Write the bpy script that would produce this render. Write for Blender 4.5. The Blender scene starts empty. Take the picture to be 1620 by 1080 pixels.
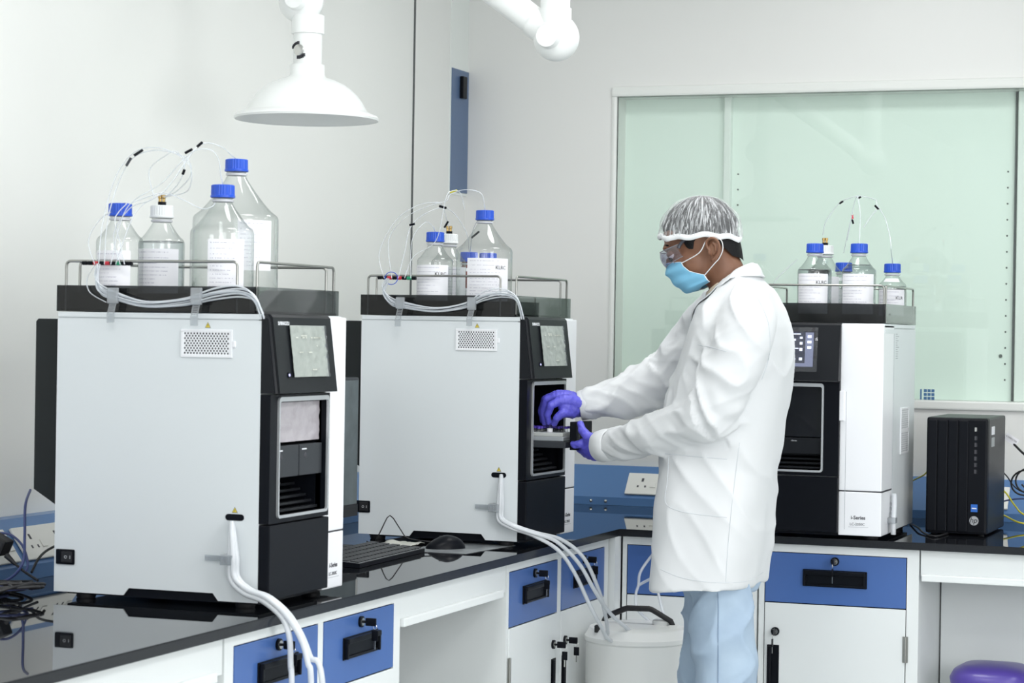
import bpy, bmesh, math, random
from mathutils import Vector, Matrix, noise
random.seed(7)
S = bpy.context.scene
COL = S.collection
PI = math.pi

# ---------------------------------------------------------------- camera, world, exposure
F = 3608.0
YAW, PITCH, ROLL, H = 0.351104162, -0.00351582261, 0.0158569803, 1.433
fw = Vector((-math.sin(YAW)*math.cos(PITCH), math.cos(YAW)*math.cos(PITCH), math.sin(PITCH)))
r0 = Vector((math.cos(YAW), math.sin(YAW), 0)); u0 = r0.cross(fw)
rt = math.cos(ROLL)*r0 + math.sin(ROLL)*u0
up = -math.sin(ROLL)*r0 + math.cos(ROLL)*u0
cd = bpy.data.cameras.new('camera'); cam = bpy.data.objects.new('camera', cd); COL.objects.link(cam)
m = Matrix((rt, up, -fw)).transposed().to_4x4(); m.translation = (0, 0, H); cam.matrix_world = m
cd.sensor_width = 36; cd.lens = F*36/1620; cd.clip_start = .05
cd.dof.use_dof = True; cd.dof.focus_distance = 6.15; cd.dof.aperture_fstop = 9.0
S.camera = cam
S.view_settings.view_transform = 'Standard'; S.view_settings.look = 'None'
S.view_settings.gamma = 1; S.view_settings.use_curve_mapping = False
S.view_settings.exposure = 0.28
w = bpy.data.worlds.new('world'); S.world = w; w.use_nodes = True
w.node_tree.nodes['Background'].inputs[0].default_value = (.93, .97, 1, 1)
w.node_tree.nodes['Background'].inputs[1].default_value = .62

def area(name, loc, rot, sx, sy, power, col=(1, 1, 1)):
    l = bpy.data.lights.new(name, 'AREA'); l.shape = 'RECTANGLE'; l.size = sx; l.size_y = sy
    l.energy = power; l.color = col
    o = bpy.data.objects.new(name, l); COL.objects.link(o); o.location = loc; o.rotation_euler = rot
    return o
CZ = 2.95
PANELS = [(-1.55, 4.3), (-1.55, 6.1), (.5, 2.4), (.5, 4.3), (.5, 6.1), (-1.55, 2.4)]
for i, (x, y) in enumerate(PANELS):
    area('panel_light', (x, y, CZ-.06), (0, 0, 0), .58, .58, 9)
# big window on the right of the room, inferred from the hood's wall shadow
wl_ = area('window_and_fill_light', (2.3, 2.4, 1.75), (0, 0, 0), 1.3, 1.5, 50, (.98, .99, 1))
wl_.rotation_euler = Vector((2.3+2.4, 2.4-5.2, -.1)).to_track_quat('Z', 'Y').to_euler()
area('window_and_fill_light', (1.4, -1.6, 2.1), (math.radians(68), 0, math.radians(26)), 2.4, 1.6, 50, (.97, .99, 1))  # unseen fill added behind the camera for soft frontal light

# pixel of the 1620x1080 photograph -> point on a plane of the room
def ray(x, y): return fw + rt*((x-810)/F) + up*((540-y)/F)
def P(x, y, Y):
    d = ray(x, y); return Vector((0, 0, H)) + d*(Y/d.y)
def PX(x, y, X):
    d = ray(x, y); return Vector((0, 0, H)) + d*(X/d.x)
def PZ(x, y, Z):
    d = ray(x, y); return Vector((0, 0, H)) + d*((Z-H)/d.z)

# ---------------------------------------------------------------- materials
MATS = {}
def mat(name, col, rough=.5, metal=0, alpha=1, spec=.5, coat=0, bump=None, emit=None, sss=0, trans=0, var=None):
    if name in MATS: return MATS[name]
    mt = bpy.data.materials.new(name); mt.use_nodes = True; nt = mt.node_tree
    b = nt.nodes['Principled BSDF']
    b.inputs['Base Color'].default_value = (*col, 1); b.inputs['Roughness'].default_value = rough
    b.inputs['Metallic'].default_value = metal; b.inputs['Alpha'].default_value = alpha
    b.inputs['Specular IOR Level'].default_value = spec; b.inputs['Coat Weight'].default_value = coat
    b.inputs['Coat Roughness'].default_value = .05
    if sss:
        b.inputs['Subsurface Weight'].default_value = sss
        b.inputs['Subsurface Radius'].default_value = (.01, .004, .002)
    if trans: b.inputs['Transmission Weight'].default_value = trans
    if emit:
        b.inputs['Emission Color'].default_value = (*emit[0], 1); b.inputs['Emission Strength'].default_value = emit[1]
    tc = nt.nodes.new('ShaderNodeTexCoord')
    if bump:
        n = nt.nodes.new('ShaderNodeTexNoise'); n.inputs['Scale'].default_value = bump[0]
        n.inputs['Detail'].default_value = 3
        nt.links.new(tc.outputs['Object'], n.inputs['Vector'])
        bp = nt.nodes.new('ShaderNodeBump'); bp.inputs['Strength'].default_value = bump[1]; bp.inputs['Distance'].default_value = bump[2]
        nt.links.new(n.outputs['Fac'], bp.inputs['Height']); nt.links.new(bp.outputs['Normal'], b.inputs['Normal'])
    if var:
        n = nt.nodes.new('ShaderNodeTexNoise'); n.inputs['Scale'].default_value = var[0]; n.inputs['Detail'].default_value = 4
        nt.links.new(tc.outputs['Object'], n.inputs['Vector'])
        mx = nt.nodes.new('ShaderNodeMix'); mx.data_type = 'RGBA'
        mx.inputs['A'].default_value = (*col, 1); mx.inputs['B'].default_value = (*var[1], 1)
        nt.links.new(n.outputs['Fac'], mx.inputs['Factor']); nt.links.new(mx.outputs['Result'], b.inputs['Base Color'])
    MATS[name] = mt
    return mt

WALL = mat('wall_paint', (.79, .80, .775), .45, bump=(60, .05, .002))
WALLB = mat('wall_panel', (.77, .775, .755), .35, bump=(40, .03, .002))
CEIL = mat('ceiling_paint', (.85, .86, .85), .7, bump=(80, .05, .002))
FLOOR = mat('floor_vinyl', (.55, .58, .57), .25, var=(3, (.6, .62, .6)))
STEEL_W = mat('white_powder_coat', (.80, .83, .83), .35, bump=(300, .03, .0005))
HOUS = mat('instrument_white', (.72, .76, .78), .38, bump=(400, .04, .0004))
PWHITE = mat('plastic_white', (.86, .87, .90), .3, bump=(400, .02, .0003))
BLACKP = mat('plastic_black', (.005, .006, .009), .34, spec=.12, bump=(500, .05, .0003))
CHAR = mat('plastic_charcoal', (.012, .0135, .0165), .38, spec=.16, bump=(500, .05, .0003))
GREYP = mat('plastic_dark_grey', (.034, .038, .044), .4, spec=.25, bump=(500, .04, .0003))
BOXGREY = mat('rear_box_grey', (.013, .016, .017), .5, spec=.25, bump=(500, .04, .0003))
GRANITE = mat('black_granite', (.006, .007, .009), .02, spec=.95, var=(300, (.009, .010, .012)))
GEDGE = mat('granite_edge', (.010, .012, .015), .25, spec=.3, var=(250, (.02, .022, .027)))
BLUE = mat('blue_laminate', (.065, .145, .40), .28, spec=.5, bump=(300, .03, .0003))
BLUER = mat('blue_raceway', (.09, .20, .42), .3, bump=(300, .03, .0003))
BLUEW = mat('blue_wall_panel', (.09, .15, .27), .35, bump=(300, .03, .0003))
CHROME = mat('brushed_steel', (.62, .62, .6), .25, metal=1, bump=(200, .05, .0003))
RAILM = mat('rail_steel', (.36, .36, .34), .28, metal=1, bump=(200, .05, .0003))
SILV = mat('silver_frame', (.58, .60, .62), .35, metal=.6, bump=(300, .03, .0003))
CAPB = mat('blue_cap', (.012, .08, .55), .35, bump=(300, .02, .0003))
CAPW = mat('white_cap', (.8, .82, .82), .4, bump=(300, .02, .0003))
LABEL = mat('label_paper', (.86, .86, .9), .6, bump=(200, .04, .0003))
INK = mat('ink', (.22, .22, .34), .7, bump=(100, .01, .0001))
INKD = mat('ink_dark', (.05, .05, .06), .6, bump=(100, .01, .0001))
INKW = mat('print_white', (.75, .77, .8), .5, bump=(100, .01, .0001))
BRASS = mat('brass', (.55, .38, .15), .3, metal=1, bump=(200, .02, .0003))
RED = mat('red_plastic', (.6, .03, .05), .4, bump=(200, .02, .0003))
GREEN = mat('green_plastic', (.02, .3, .15), .4, bump=(200, .02, .0003))
YEL = mat('yellow_cable', (.75, .68, .05), .4, bump=(200, .02, .0003))
YSIGN = mat('warning_yellow', (.75, .6, .08), .5, bump=(200, .02, .0003))
CABLEB = mat('cable_blue', (.06, .08, .22), .45, bump=(200, .02, .0003))
RUB = mat('rubber_black', (.012, .012, .014), .5, bump=(300, .04, .0003))
PIPEW = mat('arm_white', (.84, .86, .85), .3, bump=(200, .02, .0004))
CANW = mat('canister_white', (.80, .81, .79), .4, sss=.0, bump=(30, .1, .001))
SOCK = mat('socket_white', (.80, .80, .76), .35, bump=(200, .02, .0003))
PURP = mat('purple_lid', (.09, .06, .33), .3, bump=(200, .02, .0003))
AMBER = mat('amber_glass', (.20, .035, .025), .08, bump=(20, .02, .0005))
SKIN = mat('skin_brown', (.24, .115, .065), .5, sss=.15, bump=(250, .12, .0008), var=(14, (.19, .085, .05)))
HAIR = mat('hair_black', (.006, .006, .007), .6, spec=.2, bump=(180, .6, .002))
COATM = mat('coat_cotton', (.70, .715, .73), .75, bump=(900, .15, .0006))
SHIRT = mat('shirt_cream', (.72, .62, .48), .8, bump=(900, .15, .0006))
MASKM = mat('mask_blue', (.20, .50, .72), .75, bump=(700, .2, .0006))
LOOP = mat('ear_loop', (.82, .84, .86), .8, bump=(700, .2, .0006))
GLOVE = mat('nitrile_blue', (.105, .10, .60), .42, bump=(120, .25, .0012))
SHOE = mat('shoe_leather', (.02, .018, .016), .4, bump=(120, .2, .0008))
SCREENF = mat('film_screen', (.42, .45, .42), .3, var=(45, (.27, .30, .28)), bump=(60, .6, .003))
FILM = mat('protective_film', (.42, .39, .42), .25, var=(40, (.50, .47, .50)), bump=(35, .8, .004))
HEAT = mat('paper_beige', (.62, .62, .56), .8, var=(30, (.5, .5, .46)), bump=(40, .5, .003))
BROCH = mat('brochure', (.35, .37, .38), .35, var=(25, (.06, .07, .08)), bump=(40, .1, .001))

def denim():
    mt = bpy.data.materials.new('light_denim'); mt.use_nodes = True; nt = mt.node_tree; b = nt.nodes['Principled BSDF']
    tc = nt.nodes.new('ShaderNodeTexCoord'); wv = nt.nodes.new('ShaderNodeTexNoise'); wv.inputs['Scale'].default_value = 9
    wv.inputs['Detail'].default_value = 6
    cr = nt.nodes.new('ShaderNodeValToRGB'); cr.color_ramp.elements[0].position = .3; cr.color_ramp.elements[1].position = .7
    cr.color_ramp.elements[0].color = (.33, .43, .56, 1); cr.color_ramp.elements[1].color = (.42, .53, .65, 1)
    nt.links.new(tc.outputs['Object'], wv.inputs['Vector']); nt.links.new(wv.outputs['Fac'], cr.inputs['Fac'])
    nt.links.new(cr.outputs['Color'], b.inputs['Base Color']); b.inputs['Roughness'].default_value = .85
    return mt
DENIM = denim()

def thin(name, tint, edge, gloss=.08, rough=.02, white=0.0, facingpow=.35):
    """thin clear wall: transparent, darker at grazing angles, with a Fresnel gloss"""
    mt = bpy.data.materials.new(name); mt.use_nodes = True; nt = mt.node_tree; nt.nodes.clear()
    out = nt.nodes.new('ShaderNodeOutputMaterial'); tr = nt.nodes.new('ShaderNodeBsdfTransparent')
    gl = nt.nodes.new('ShaderNodeBsdfGlossy'); gl.inputs['Roughness'].default_value = rough
    lw = nt.nodes.new('ShaderNodeLayerWeight'); lw.inputs['Blend'].default_value = facingpow
    mc = nt.nodes.new('ShaderNodeMix'); mc.data_type = 'RGBA'
    mc.inputs['A'].default_value = (*tint, 1); mc.inputs['B'].default_value = (*edge, 1)
    nt.links.new(lw.outputs['Facing'], mc.inputs['Factor']); nt.links.new(mc.outputs['Result'], tr.inputs['Color'])
    pw = nt.nodes.new('ShaderNodeMath'); pw.operation = 'POWER'; pw.inputs[1].default_value = 4
    l2 = nt.nodes.new('ShaderNodeLayerWeight'); l2.inputs['Blend'].default_value = .5
    ad = nt.nodes.new('ShaderNodeMath'); ad.operation = 'MULTIPLY_ADD'; ad.inputs[1].default_value = .75; ad.inputs[2].default_value = .045
    nt.links.new(l2.outputs['Facing'], pw.inputs[0]); nt.links.new(pw.outputs[0], ad.inputs[0])
    mx = nt.nodes.new('ShaderNodeMixShader'); nt.links.new(ad.outputs[0], mx.inputs['Fac'])
    nt.links.new(tr.outputs[0], mx.inputs[1]); nt.links.new(gl.outputs[0], mx.inputs[2])
    last = mx
    if white:
        df = nt.nodes.new('ShaderNodeBsdfPrincipled'); df.inputs['Base Color'].default_value = (.85, .88, .92, 1)
        df.inputs['Roughness'].default_value = .3
        m2 = nt.nodes.new('ShaderNodeMixShader'); m2.inputs['Fac'].default_value = white
        nt.links.new(mx.outputs[0], m2.inputs[1]); nt.links.new(df.outputs[0], m2.inputs[2]); last = m2
    nt.links.new(last.outputs[0], out.inputs['Surface'])
    return mt
GLASS = thin('bottle_glass', (.985, .99, .988), (.74, .78, .77))
LIQ = thin('clear_liquid', (.93, .95, .96), (.72, .76, .78))
PANE = thin('window_glass', (.965, .988, .975), (.93, .97, .95))
SMOKE = thin('smoked_acrylic', (.52, .545, .54), (.38, .41, .41))
SMOKED = thin('dark_smoked_acrylic', (.20, .215, .23), (.10, .11, .12))
TUBE = thin('clear_tubing', (.95, .97, .98), (.85, .88, .92), white=.5, rough=.15)
TUBED = thin('milky_hose', (.93, .94, .93), (.85, .87, .87), white=.66, rough=.15)
FILMC = thin('clear_film', (.93, .93, .96), (.7, .7, .75), white=.05, rough=.08)
CLIPM = thin('clear_clip', (.74, .77, .78), (.42, .45, .47), white=.25, rough=.1)
LENS = thin('goggle_lens', (.72, .69, .78), (.45, .43, .55), white=.07)

def hairnet_mat():
    mt = bpy.data.materials.new('hairnet_fabric'); mt.use_nodes = True; nt = mt.node_tree; nt.nodes.clear()
    out = nt.nodes.new('ShaderNodeOutputMaterial'); tr = nt.nodes.new('ShaderNodeBsdfTransparent')
    df = nt.nodes.new('ShaderNodeBsdfPrincipled'); df.inputs['Base Color'].default_value = (.88, .9, .92, 1); df.inputs['Roughness'].default_value = .6
    tc = nt.nodes.new('ShaderNodeTexCoord'); uv = nt.nodes.new('ShaderNodeMapping'); uv.inputs['Scale'].default_value = (80, 2.4, 1)
    n1 = nt.nodes.new('ShaderNodeTexNoise'); n1.inputs['Scale'].default_value = 1.6; n1.inputs['Detail'].default_value = 7; n1.inputs['Distortion'].default_value = 1.3
    nt.links.new(tc.outputs['UV'], uv.inputs['Vector']); nt.links.new(uv.outputs['Vector'], n1.inputs['Vector'])
    cr = nt.nodes.new('ShaderNodeValToRGB'); cr.color_ramp.elements[0].position = .46; cr.color_ramp.elements[1].position = .68
    cr.color_ramp.elements[0].color = (.13, .13, .13, 1); cr.color_ramp.elements[1].color = (.78, .78, .78, 1)
    nt.links.new(n1.outputs['Fac'], cr.inputs['Fac'])
    n2 = nt.nodes.new('ShaderNodeTexNoise'); n2.inputs['Scale'].default_value = 220; n2.inputs['Detail'].default_value = 2
    nt.links.new(tc.outputs['Object'], n2.inputs['Vector'])
    ma = nt.nodes.new('ShaderNodeMath'); ma.operation = 'MULTIPLY'; ma.inputs[1].default_value = 1
    m3 = nt.nodes.new('ShaderNodeMath'); m3.operation = 'MULTIPLY_ADD'; m3.inputs[1].default_value = .5; m3.inputs[2].default_value = .66
    nt.links.new(n2.outputs['Fac'], m3.inputs[0]); nt.links.new(cr.outputs['Color'], ma.inputs[0]); nt.links.new(m3.outputs[0], ma.inputs[1])
    mx = nt.nodes.new('ShaderNodeMixShader'); nt.links.new(ma.outputs[0], mx.inputs['Fac'])
    nt.links.new(tr.outputs[0], mx.inputs[1]); nt.links.new(df.outputs[0], mx.inputs[2]); nt.links.new(mx.outputs[0], out.inputs['Surface'])
    return mt
NETM = hairnet_mat()

# ---------------------------------------------------------------- mesh helpers
class MB:
    def __init__(s): s.b = bmesh.new(); s.uv = None
    def box(s, x0, x1, y0, y1, z0, z1, bev=0, rot=None):
        r = bmesh.ops.create_cube(s.b, size=1); vs = r['verts']
        c = Vector(((x0+x1)/2, (y0+y1)/2, (z0+z1)/2))
        for v in vs: v.co = Vector((v.co.x*(x1-x0), v.co.y*(y1-y0), v.co.z*(z1-z0)))
        if bev:
            es = list({e for v in vs for e in v.link_edges})
            rr = bmesh.ops.bevel(s.b, geom=es, offset=bev, segments=2, affect='EDGES', profile=.6)
            vs = list({v for f in rr['faces'] for v in f.verts} | {v for v in vs if v.is_valid})
        for v in vs:
            v.co = (rot @ v.co if rot else v.co) + c
        return s
    def prism(s, pts, axis, a0, a1):
        """pts: 2d outline; axis = extrusion axis 0/1/2 from a0 to a1"""
        def mk(p, a):
            if axis == 0: return (a, p[0], p[1])
            if axis == 1: return (p[0], a, p[1])
            return (p[0], p[1], a)
        A = [s.b.verts.new(mk(p, a0)) for p in pts]; B = [s.b.verts.new(mk(p, a1)) for p in pts]
        n = len(pts); s.b.faces.new(A); s.b.faces.new(B[::-1])
        for i in range(n): s.b.faces.new((A[i], B[i], B[(i+1) % n], A[(i+1) % n]))
        return s
    def lathe(s, prof, c=(0, 0, 0), seg=32, axis=None, cap=True, rib=None):
        M = Matrix.Identity(3) if axis is None else Vector((0, 0, 1)).rotation_difference(Vector(axis)).to_matrix()
        c = Vector(c); rings = []
        for r, z in prof:
            ring = []
            for i in range(seg):
                a = 2*PI*i/seg; rr = r
                if rib and rib[0] <= z <= rib[1]: rr = r*(1 + (rib[2] if i % 2 else 0))
                ring.append(s.b.verts.new(c + M @ Vector((rr*math.cos(a), rr*math.sin(a), z))))
            rings.append(ring)
        for A, B in zip(rings, rings[1:]):
            for i in range(seg): s.b.faces.new((A[i], A[(i+1) % seg], B[(i+1) % seg], B[i]))
        if cap:
            if prof[0][0] > 1e-5: s.b.faces.new(rings[0][::-1])
            if prof[-1][0] > 1e-5: s.b.faces.new(rings[-1])
        return s
    def cyl(s, a, b, r, r2=None, seg=16):
        a, b = Vector(a), Vector(b); d = b-a
        return s.lathe([(r, 0), (r2 if r2 is not None else r, d.length)], a, seg, d)
    def rings(s, R, cap=True):
        """R: list of lists of points, equal length"""
        V = [[s.b.verts.new(p) for p in ring] for ring in R]; n = len(V[0])
        for A, B in zip(V, V[1:]):
            for i in range(n): s.b.faces.new((A[i], A[(i+1) % n], B[(i+1) % n], B[i]))
        if cap: s.b.faces.new(V[0][::-1]); s.b.faces.new(V[-1])
        return s
    def tube(s, pts, r, seg=8, sub=6, cap=True):
        pts = [Vector(p) for p in pts]
        if sub > 1 and len(pts) > 2: pts = spline(pts, sub)
        rs = r if isinstance(r, (list, tuple)) else None
        n = len(pts); R = []
        t = (pts[1]-pts[0]).normalized(); nrm = t.orthogonal().normalized()
        for i, p in enumerate(pts):
            t2 = (pts[min(i+1, n-1)] - pts[max(i-1, 0)]).normalized()
            nrm = (nrm - t2*nrm.dot(t2))
            nrm = nrm.normalized() if nrm.length > 1e-6 else t2.orthogonal().normalized()
            bn = t2.cross(nrm)
            if rs:
                f = i/(n-1)*(len(rs)-1); k = min(int(f), len(rs)-2); rr = rs[k]+(rs[k+1]-rs[k])*(f-k)
            else: rr = r
            R.append([p + nrm*(rr*math.cos(2*PI*j/seg)) + bn*(rr*math.sin(2*PI*j/seg)) for j in range(seg)])
        return s.rings(R, cap)
    def ell(s, c, ax, M=None, seg=20, rng=12):
        c = Vector(c); R = []
        for k in range(1, rng):
            th = PI*k/rng
            ring = []
            for j in range(seg):
                a = 2*PI*j/seg
                p = Vector((ax[0]*math.sin(th)*math.cos(a), ax[1]*math.sin(th)*math.sin(a), -ax[2]*math.cos(th)))
                ring.append(c + (M @ p if M else p))
            R.append(ring)
        return s.rings(R)
    def quad(s, a, b, c, d):
        s.b.faces.new([s.b.verts.new(p) for p in (a, b, c, d)]); return s
    def grid(s, fn, nu, nv, uv=False):
        V = [[s.b.verts.new(fn(i/(nu), j/(nv))) for j in range(nv+1)] for i in range(nu+1)]
        if uv: lay = s.b.loops.layers.uv.verify()
        for i in range(nu):
            for j in range(nv):
                f = s.b.faces.new((V[i][j], V[i+1][j], V[i+1][j+1], V[i][j+1]))
                if uv:
                    for lp, (a, b) in zip(f.loops, ((i, j), (i+1, j), (i+1, j+1), (i, j+1))): lp[lay].uv = (a/nu, b/nv)
        return s
    def build(s, name, material, parent=None, smooth=None, world=False, norm=True):
        if norm: bmesh.ops.recalc_face_normals(s.b, faces=s.b.faces)
        me = bpy.data.meshes.new(name); s.b.to_mesh(me); s.b.free()
        if world and parent is not None:
            me.transform(Matrix.Translation(-parent_loc(parent)))
        me.materials.append(material)
        if smooth is not None:
            me.shade_smooth()
            if smooth < 180: me.set_sharp_from_angle(angle=math.radians(smooth))
        o = bpy.data.objects.new(name, me); COL.objects.link(o)
        if parent is not None: o.parent = parent
        return o
def parent_loc(p):
    v = Vector(p.location)
    while p.parent is not None: p = p.parent; v = v + p.location
    return v
def spline(pts, sub):
    out = []
    n = len(pts)
    for i in range(n-1):
        p0, p1, p2, p3 = pts[max(i-1, 0)], pts[i], pts[i+1], pts[min(i+2, n-1)]
        for k in range(sub):
            t = k/sub
            out.append(.5*((2*p1) + (p2-p0)*t + (2*p0-5*p1+4*p2-p3)*t*t + (3*p1-p0-3*p2+p3)*t**3))
    out.append(pts[-1]); return out
def tag(o, label, cat, group=None, kind=None):
    if label: o['label'] = label
    if cat: o['category'] = cat
    if group: o['group'] = group
    if kind: o['kind'] = kind
    return o
def thing(name, label, cat, loc=(0, 0, 0), rz=0, group=None, scale=1):
    o = bpy.data.objects.new(name, None); o.empty_display_size = .05; COL.objects.link(o)
    o.location = loc; o.rotation_euler = (0, 0, rz); o.scale = (scale,)*3
    return tag(o, label, cat, group)
def struct(o):
    o['kind'] = 'structure'; return o
def text_mb(txt, size, M, thick=.0004, bold=0):
    """text as a mesh MB, M maps the text's plane (x right, y up) into place"""
    cu = bpy.data.curves.new('t', 'FONT'); cu.body = txt; cu.size = size; cu.extrude = thick; cu.offset = bold; cu.resolution_u = 3
    cu.align_x = 'CENTER'; cu.align_y = 'CENTER'
    ob = bpy.data.objects.new('t', cu); COL.objects.link(ob)
    dg = bpy.context.evaluated_depsgraph_get(); me = bpy.data.meshes.new_from_object(ob.evaluated_get(dg))
    bpy.data.objects.remove(ob); bpy.data.curves.remove(cu)
    me.transform(M); mb = MB(); mb.b.from_mesh(me); bpy.data.meshes.remove(me)
    return mb
def frame_M(origin, xdir, ydir):
    x = Vector(xdir).normalized(); y = Vector(ydir).normalized(); z = x.cross(y)
    M = Matrix((x, y, z)).transposed().to_4x4(); M.translation = Vector(origin); return M

BT = .85      # bench top height
XW, YW = -2.95, 7.55

# ================================================================= setting
def slab(name, mt, *b): return struct(MB().box(*b).build(name, mt))
slab('floor', FLOOR, XW-.1, 3.2, -3.0, YW+.4, -.1, 0)
MB_ = MB().box(XW-.1, 3.2, -3.0, YW+.4, CZ, CZ+.1)
struct(MB_.build('ceiling', CEIL))
slab('wall_left', WALL, XW-.1, XW, -3.0, YW, 0, CZ)
# back wall with the window opening
WX0, WX1, WZ0, WZ1 = -2.39, 1.2, 1.235, 2.258
b = MB().box(XW, WX0, YW, YW+.12, 0, CZ).box(WX0, WX1, YW, YW+.12, 0, WZ0).box(WX0, WX1, YW, YW+.12, WZ1, CZ).box(WX1, 3.2, YW, YW+.12, 0, CZ)
struct(b.build('wall_back', WALLB))
# left wall: panel joint, pilaster near the corner with its blue inset
struct(MB().box(XW, XW+.004, PX(657, 50, XW+.004).y-.004, PX(657, 50, XW+.004).y+.004, .99, CZ).build('trim_1', mat('joint_dark', (.10, .11, .11), .7)))
bp = thing('wall_cabinet_door', 'narrow tall blue panel with black latch set in the wall beside the room corner', 'wall panel', (XW, 7.46, 2.11))
yA, yB = PX(712, 200, XW).y, PX(739, 200, XW).y
z0, z1 = PX(711, 302, XW).z, PX(711, 106, XW).z
bp.location = (XW, (yA+yB)/2, z0)
MB().box(XW+.0005, XW+.006, yA, yB, z0, z1, .001).build('panel', BLUEW, bp, world=True)
MB().box(XW+.006, XW+.02, yA+.07, yA+.11, z1-.10, z1-.022, .003).build('latch', BLACKP, bp, world=True)
struct(MB().box(XW, XW+.003, yA-.008, yB+.008, z0-.01, CZ).build('trim_2', mat('wall_strip', (.78, .82, .79), .4)))
# window surround: rounded frame, pane, board behind with seams and screw holes
fr = MB()
fr.box(WX0-.02, WX0, YW-.006, YW+.02, WZ0-.03, WZ1+.035, .008)
fr.box(WX0-.02, WX1, YW-.012, YW+.02, WZ1, WZ1+.035, .008)
fr.box(WX0-.02, WX1, YW-.012, YW+.02, WZ0-.03, WZ0, .006)
struct(fr.build('trim_3', mat('window_frame_white', (.78, .80, .77), .35)))
struct(MB().box(WX0, WX1, YW+.015, YW+.021, WZ0, WZ1).build('window_1', PANE))
BOARD = mat('window_board', (.84, .93, .875), .5, var=(1.5, (.86, .94, .885)))
YB = YW+.10
slab('wall_behind_window', BOARD, WX0, WX1, YB, YB+.02, WZ0, WZ1)
STR = mat('strut_white', (.84, .88, .85), .35)
gm = MB()
for px in (1155,):
    x = P(px, 150, YB).x; gm.box(x-.012, x+.012, YB-.03, YB, WZ0, WZ1, .003)
x = P(1614, 300, YB).x; gm.box(x-.006, x+.03, YB-.03, YB, WZ0, WZ1, .003)
struct(gm.build('trim_4', STR))
gm = MB(); x = P(1607, 300, YB).x; gm.box(x-.003, x+.003, YB-.012, YB, WZ0, WZ1)
struct(gm.build('trim_5', mat('joint_dark', (.10, .11, .11), .7)))
HOLE = mat('screw_dark', (.09, .11, .10), .6)
gm = MB()
for px in (1148, 1170, 1597, 1630):
    x = P(px, 150, YB).x
    z = WZ0+.07
    while z < WZ1-.25:
        gm.lathe([(.0032, 0), (.0032, .002)], (x, YB-.002, z), 8, (0, 1, 0)); z += .053
gm.lathe([(.006, 0), (.006, .004)], (P(1583, 563, YB).x, YB-.004, P(1583, 563, YB).z), 10, (0, 1, 0))
struct(gm.build('trim_6', HOLE))
for i, (x, y) in enumerate(PANELS):
    t = thing('ceiling_light', 'square flat white panel light set in the ceiling above the lab', 'ceiling light', (x, y, CZ), group='ceiling panel lights')
    MB().box(-.32, .32, -.32, .32, -.03, 0, .004).build('frame', STEEL_W, t)
    MB().box(-.29, .29, -.29, .29, -.034, -.0305).build('diffuser', mat('diffuser_glow', (1, 1, 1), .5, emit=((1, 1, 1), 4)), t)
# wall planner sticker of blue squares on the window's lower pane
o = MB()
c = P(1466, 626, YW)
for i in range(3):
    for j in range(3):
        o.box(c.x-.012+i*.0125, c.x-.002+i*.0125, YW+.0125, YW+.0148, c.z-.013+j*.0125, c.z-.003+j*.0125)
o.box(c.x-.024, c.x-.019, YW+.0125, YW+.0148, c.z-.013, c.z+.022)
tag(o.build('window_sticker', mat('sticker_blue', (.06, .16, .33), .5)), 'small sticker of nine blue squares at the bottom of the window glass', 'sticker')

# ================================================================= worktops and cabinets
EX, EY = -2.05, 6.565       # front edges of the left and the back run
o = MB().prism([(XW+.001, 2.2), (EX, 2.2), (EX, EY), (1.6, EY), (1.6, YW-.001), (XW+.001, YW-.001)], 2, BT-.022, BT)
bmesh.ops.bevel(o.b, geom=[e for e in o.b.edges if all(abs(v.co.z-BT) < 1e-4 for v in e.verts)], offset=.002, segments=2, affect='EDGES')
wt = o.build('worktop', GRANITE)
wt.data.materials.append(GEDGE)
for f in wt.data.polygons:
    if abs(f.normal.z) < .3: f.material_index = 1
tag(wt, 'polished black stone worktop running along the left wall and round the corner', 'worktop')

def key_set(parent, base, n, side, keyhang=True, out=False):
    """lock with a key and a second key hanging from its ring; base on the front, n = outward normal, side = rightward"""
    base = Vector(base); n = Vector(n); s = Vector(side); u = Vector((0, 0, 1))
    MB().cyl(base, base+n*.006, .0125, seg=20).build('lock', BLACKP, parent, 40, world=True)
    lk = parent
    MB().cyl(base+n*.006, base+n*.0075, .009, seg=16).build('lock_face', CHROME, lk, 40, world=True)
    k = MB()
    M = Matrix((n, s, u)).transposed()
    k.box(-.013, .013, -.0025, .0025, -.009, .009, .002)
    for v in k.b.verts: v.co = M @ v.co + base + n*.026
    k.cyl(base+n*.007, base+n*.015, .003, seg=8)
    k.build('key', BLACKP, lk, 40, world=True)
    h = MB()
    a = base + n*.036 - u*.004
    h.tube([a + n*(.004*math.cos(t)) + u*(.006*math.sin(t)-.006) for t in [i*PI/5 for i in range(11)]], .0007, 5, 1)
    h.build('key_ring', CHROME, lk, 40, world=True)
    k = MB().box(-.004, .004, -.0015, .0015, -.012, .012, .0012); cc = a - u*.026
    for v in k.b.verts: v.co = M @ Vector((v.co.x*2, v.co.y, v.co.z)) + cc
    k.build('key', BLACKP, lk, 40, world=True)
    k = MB().box(-.0016, .0016, -.0007, .0007, -.010, .010)
    for v in k.b.verts: v.co = M @ v.co + cc - u*.021
    k.build('key_blade', CHROME, lk, 40, world=True)

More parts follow.
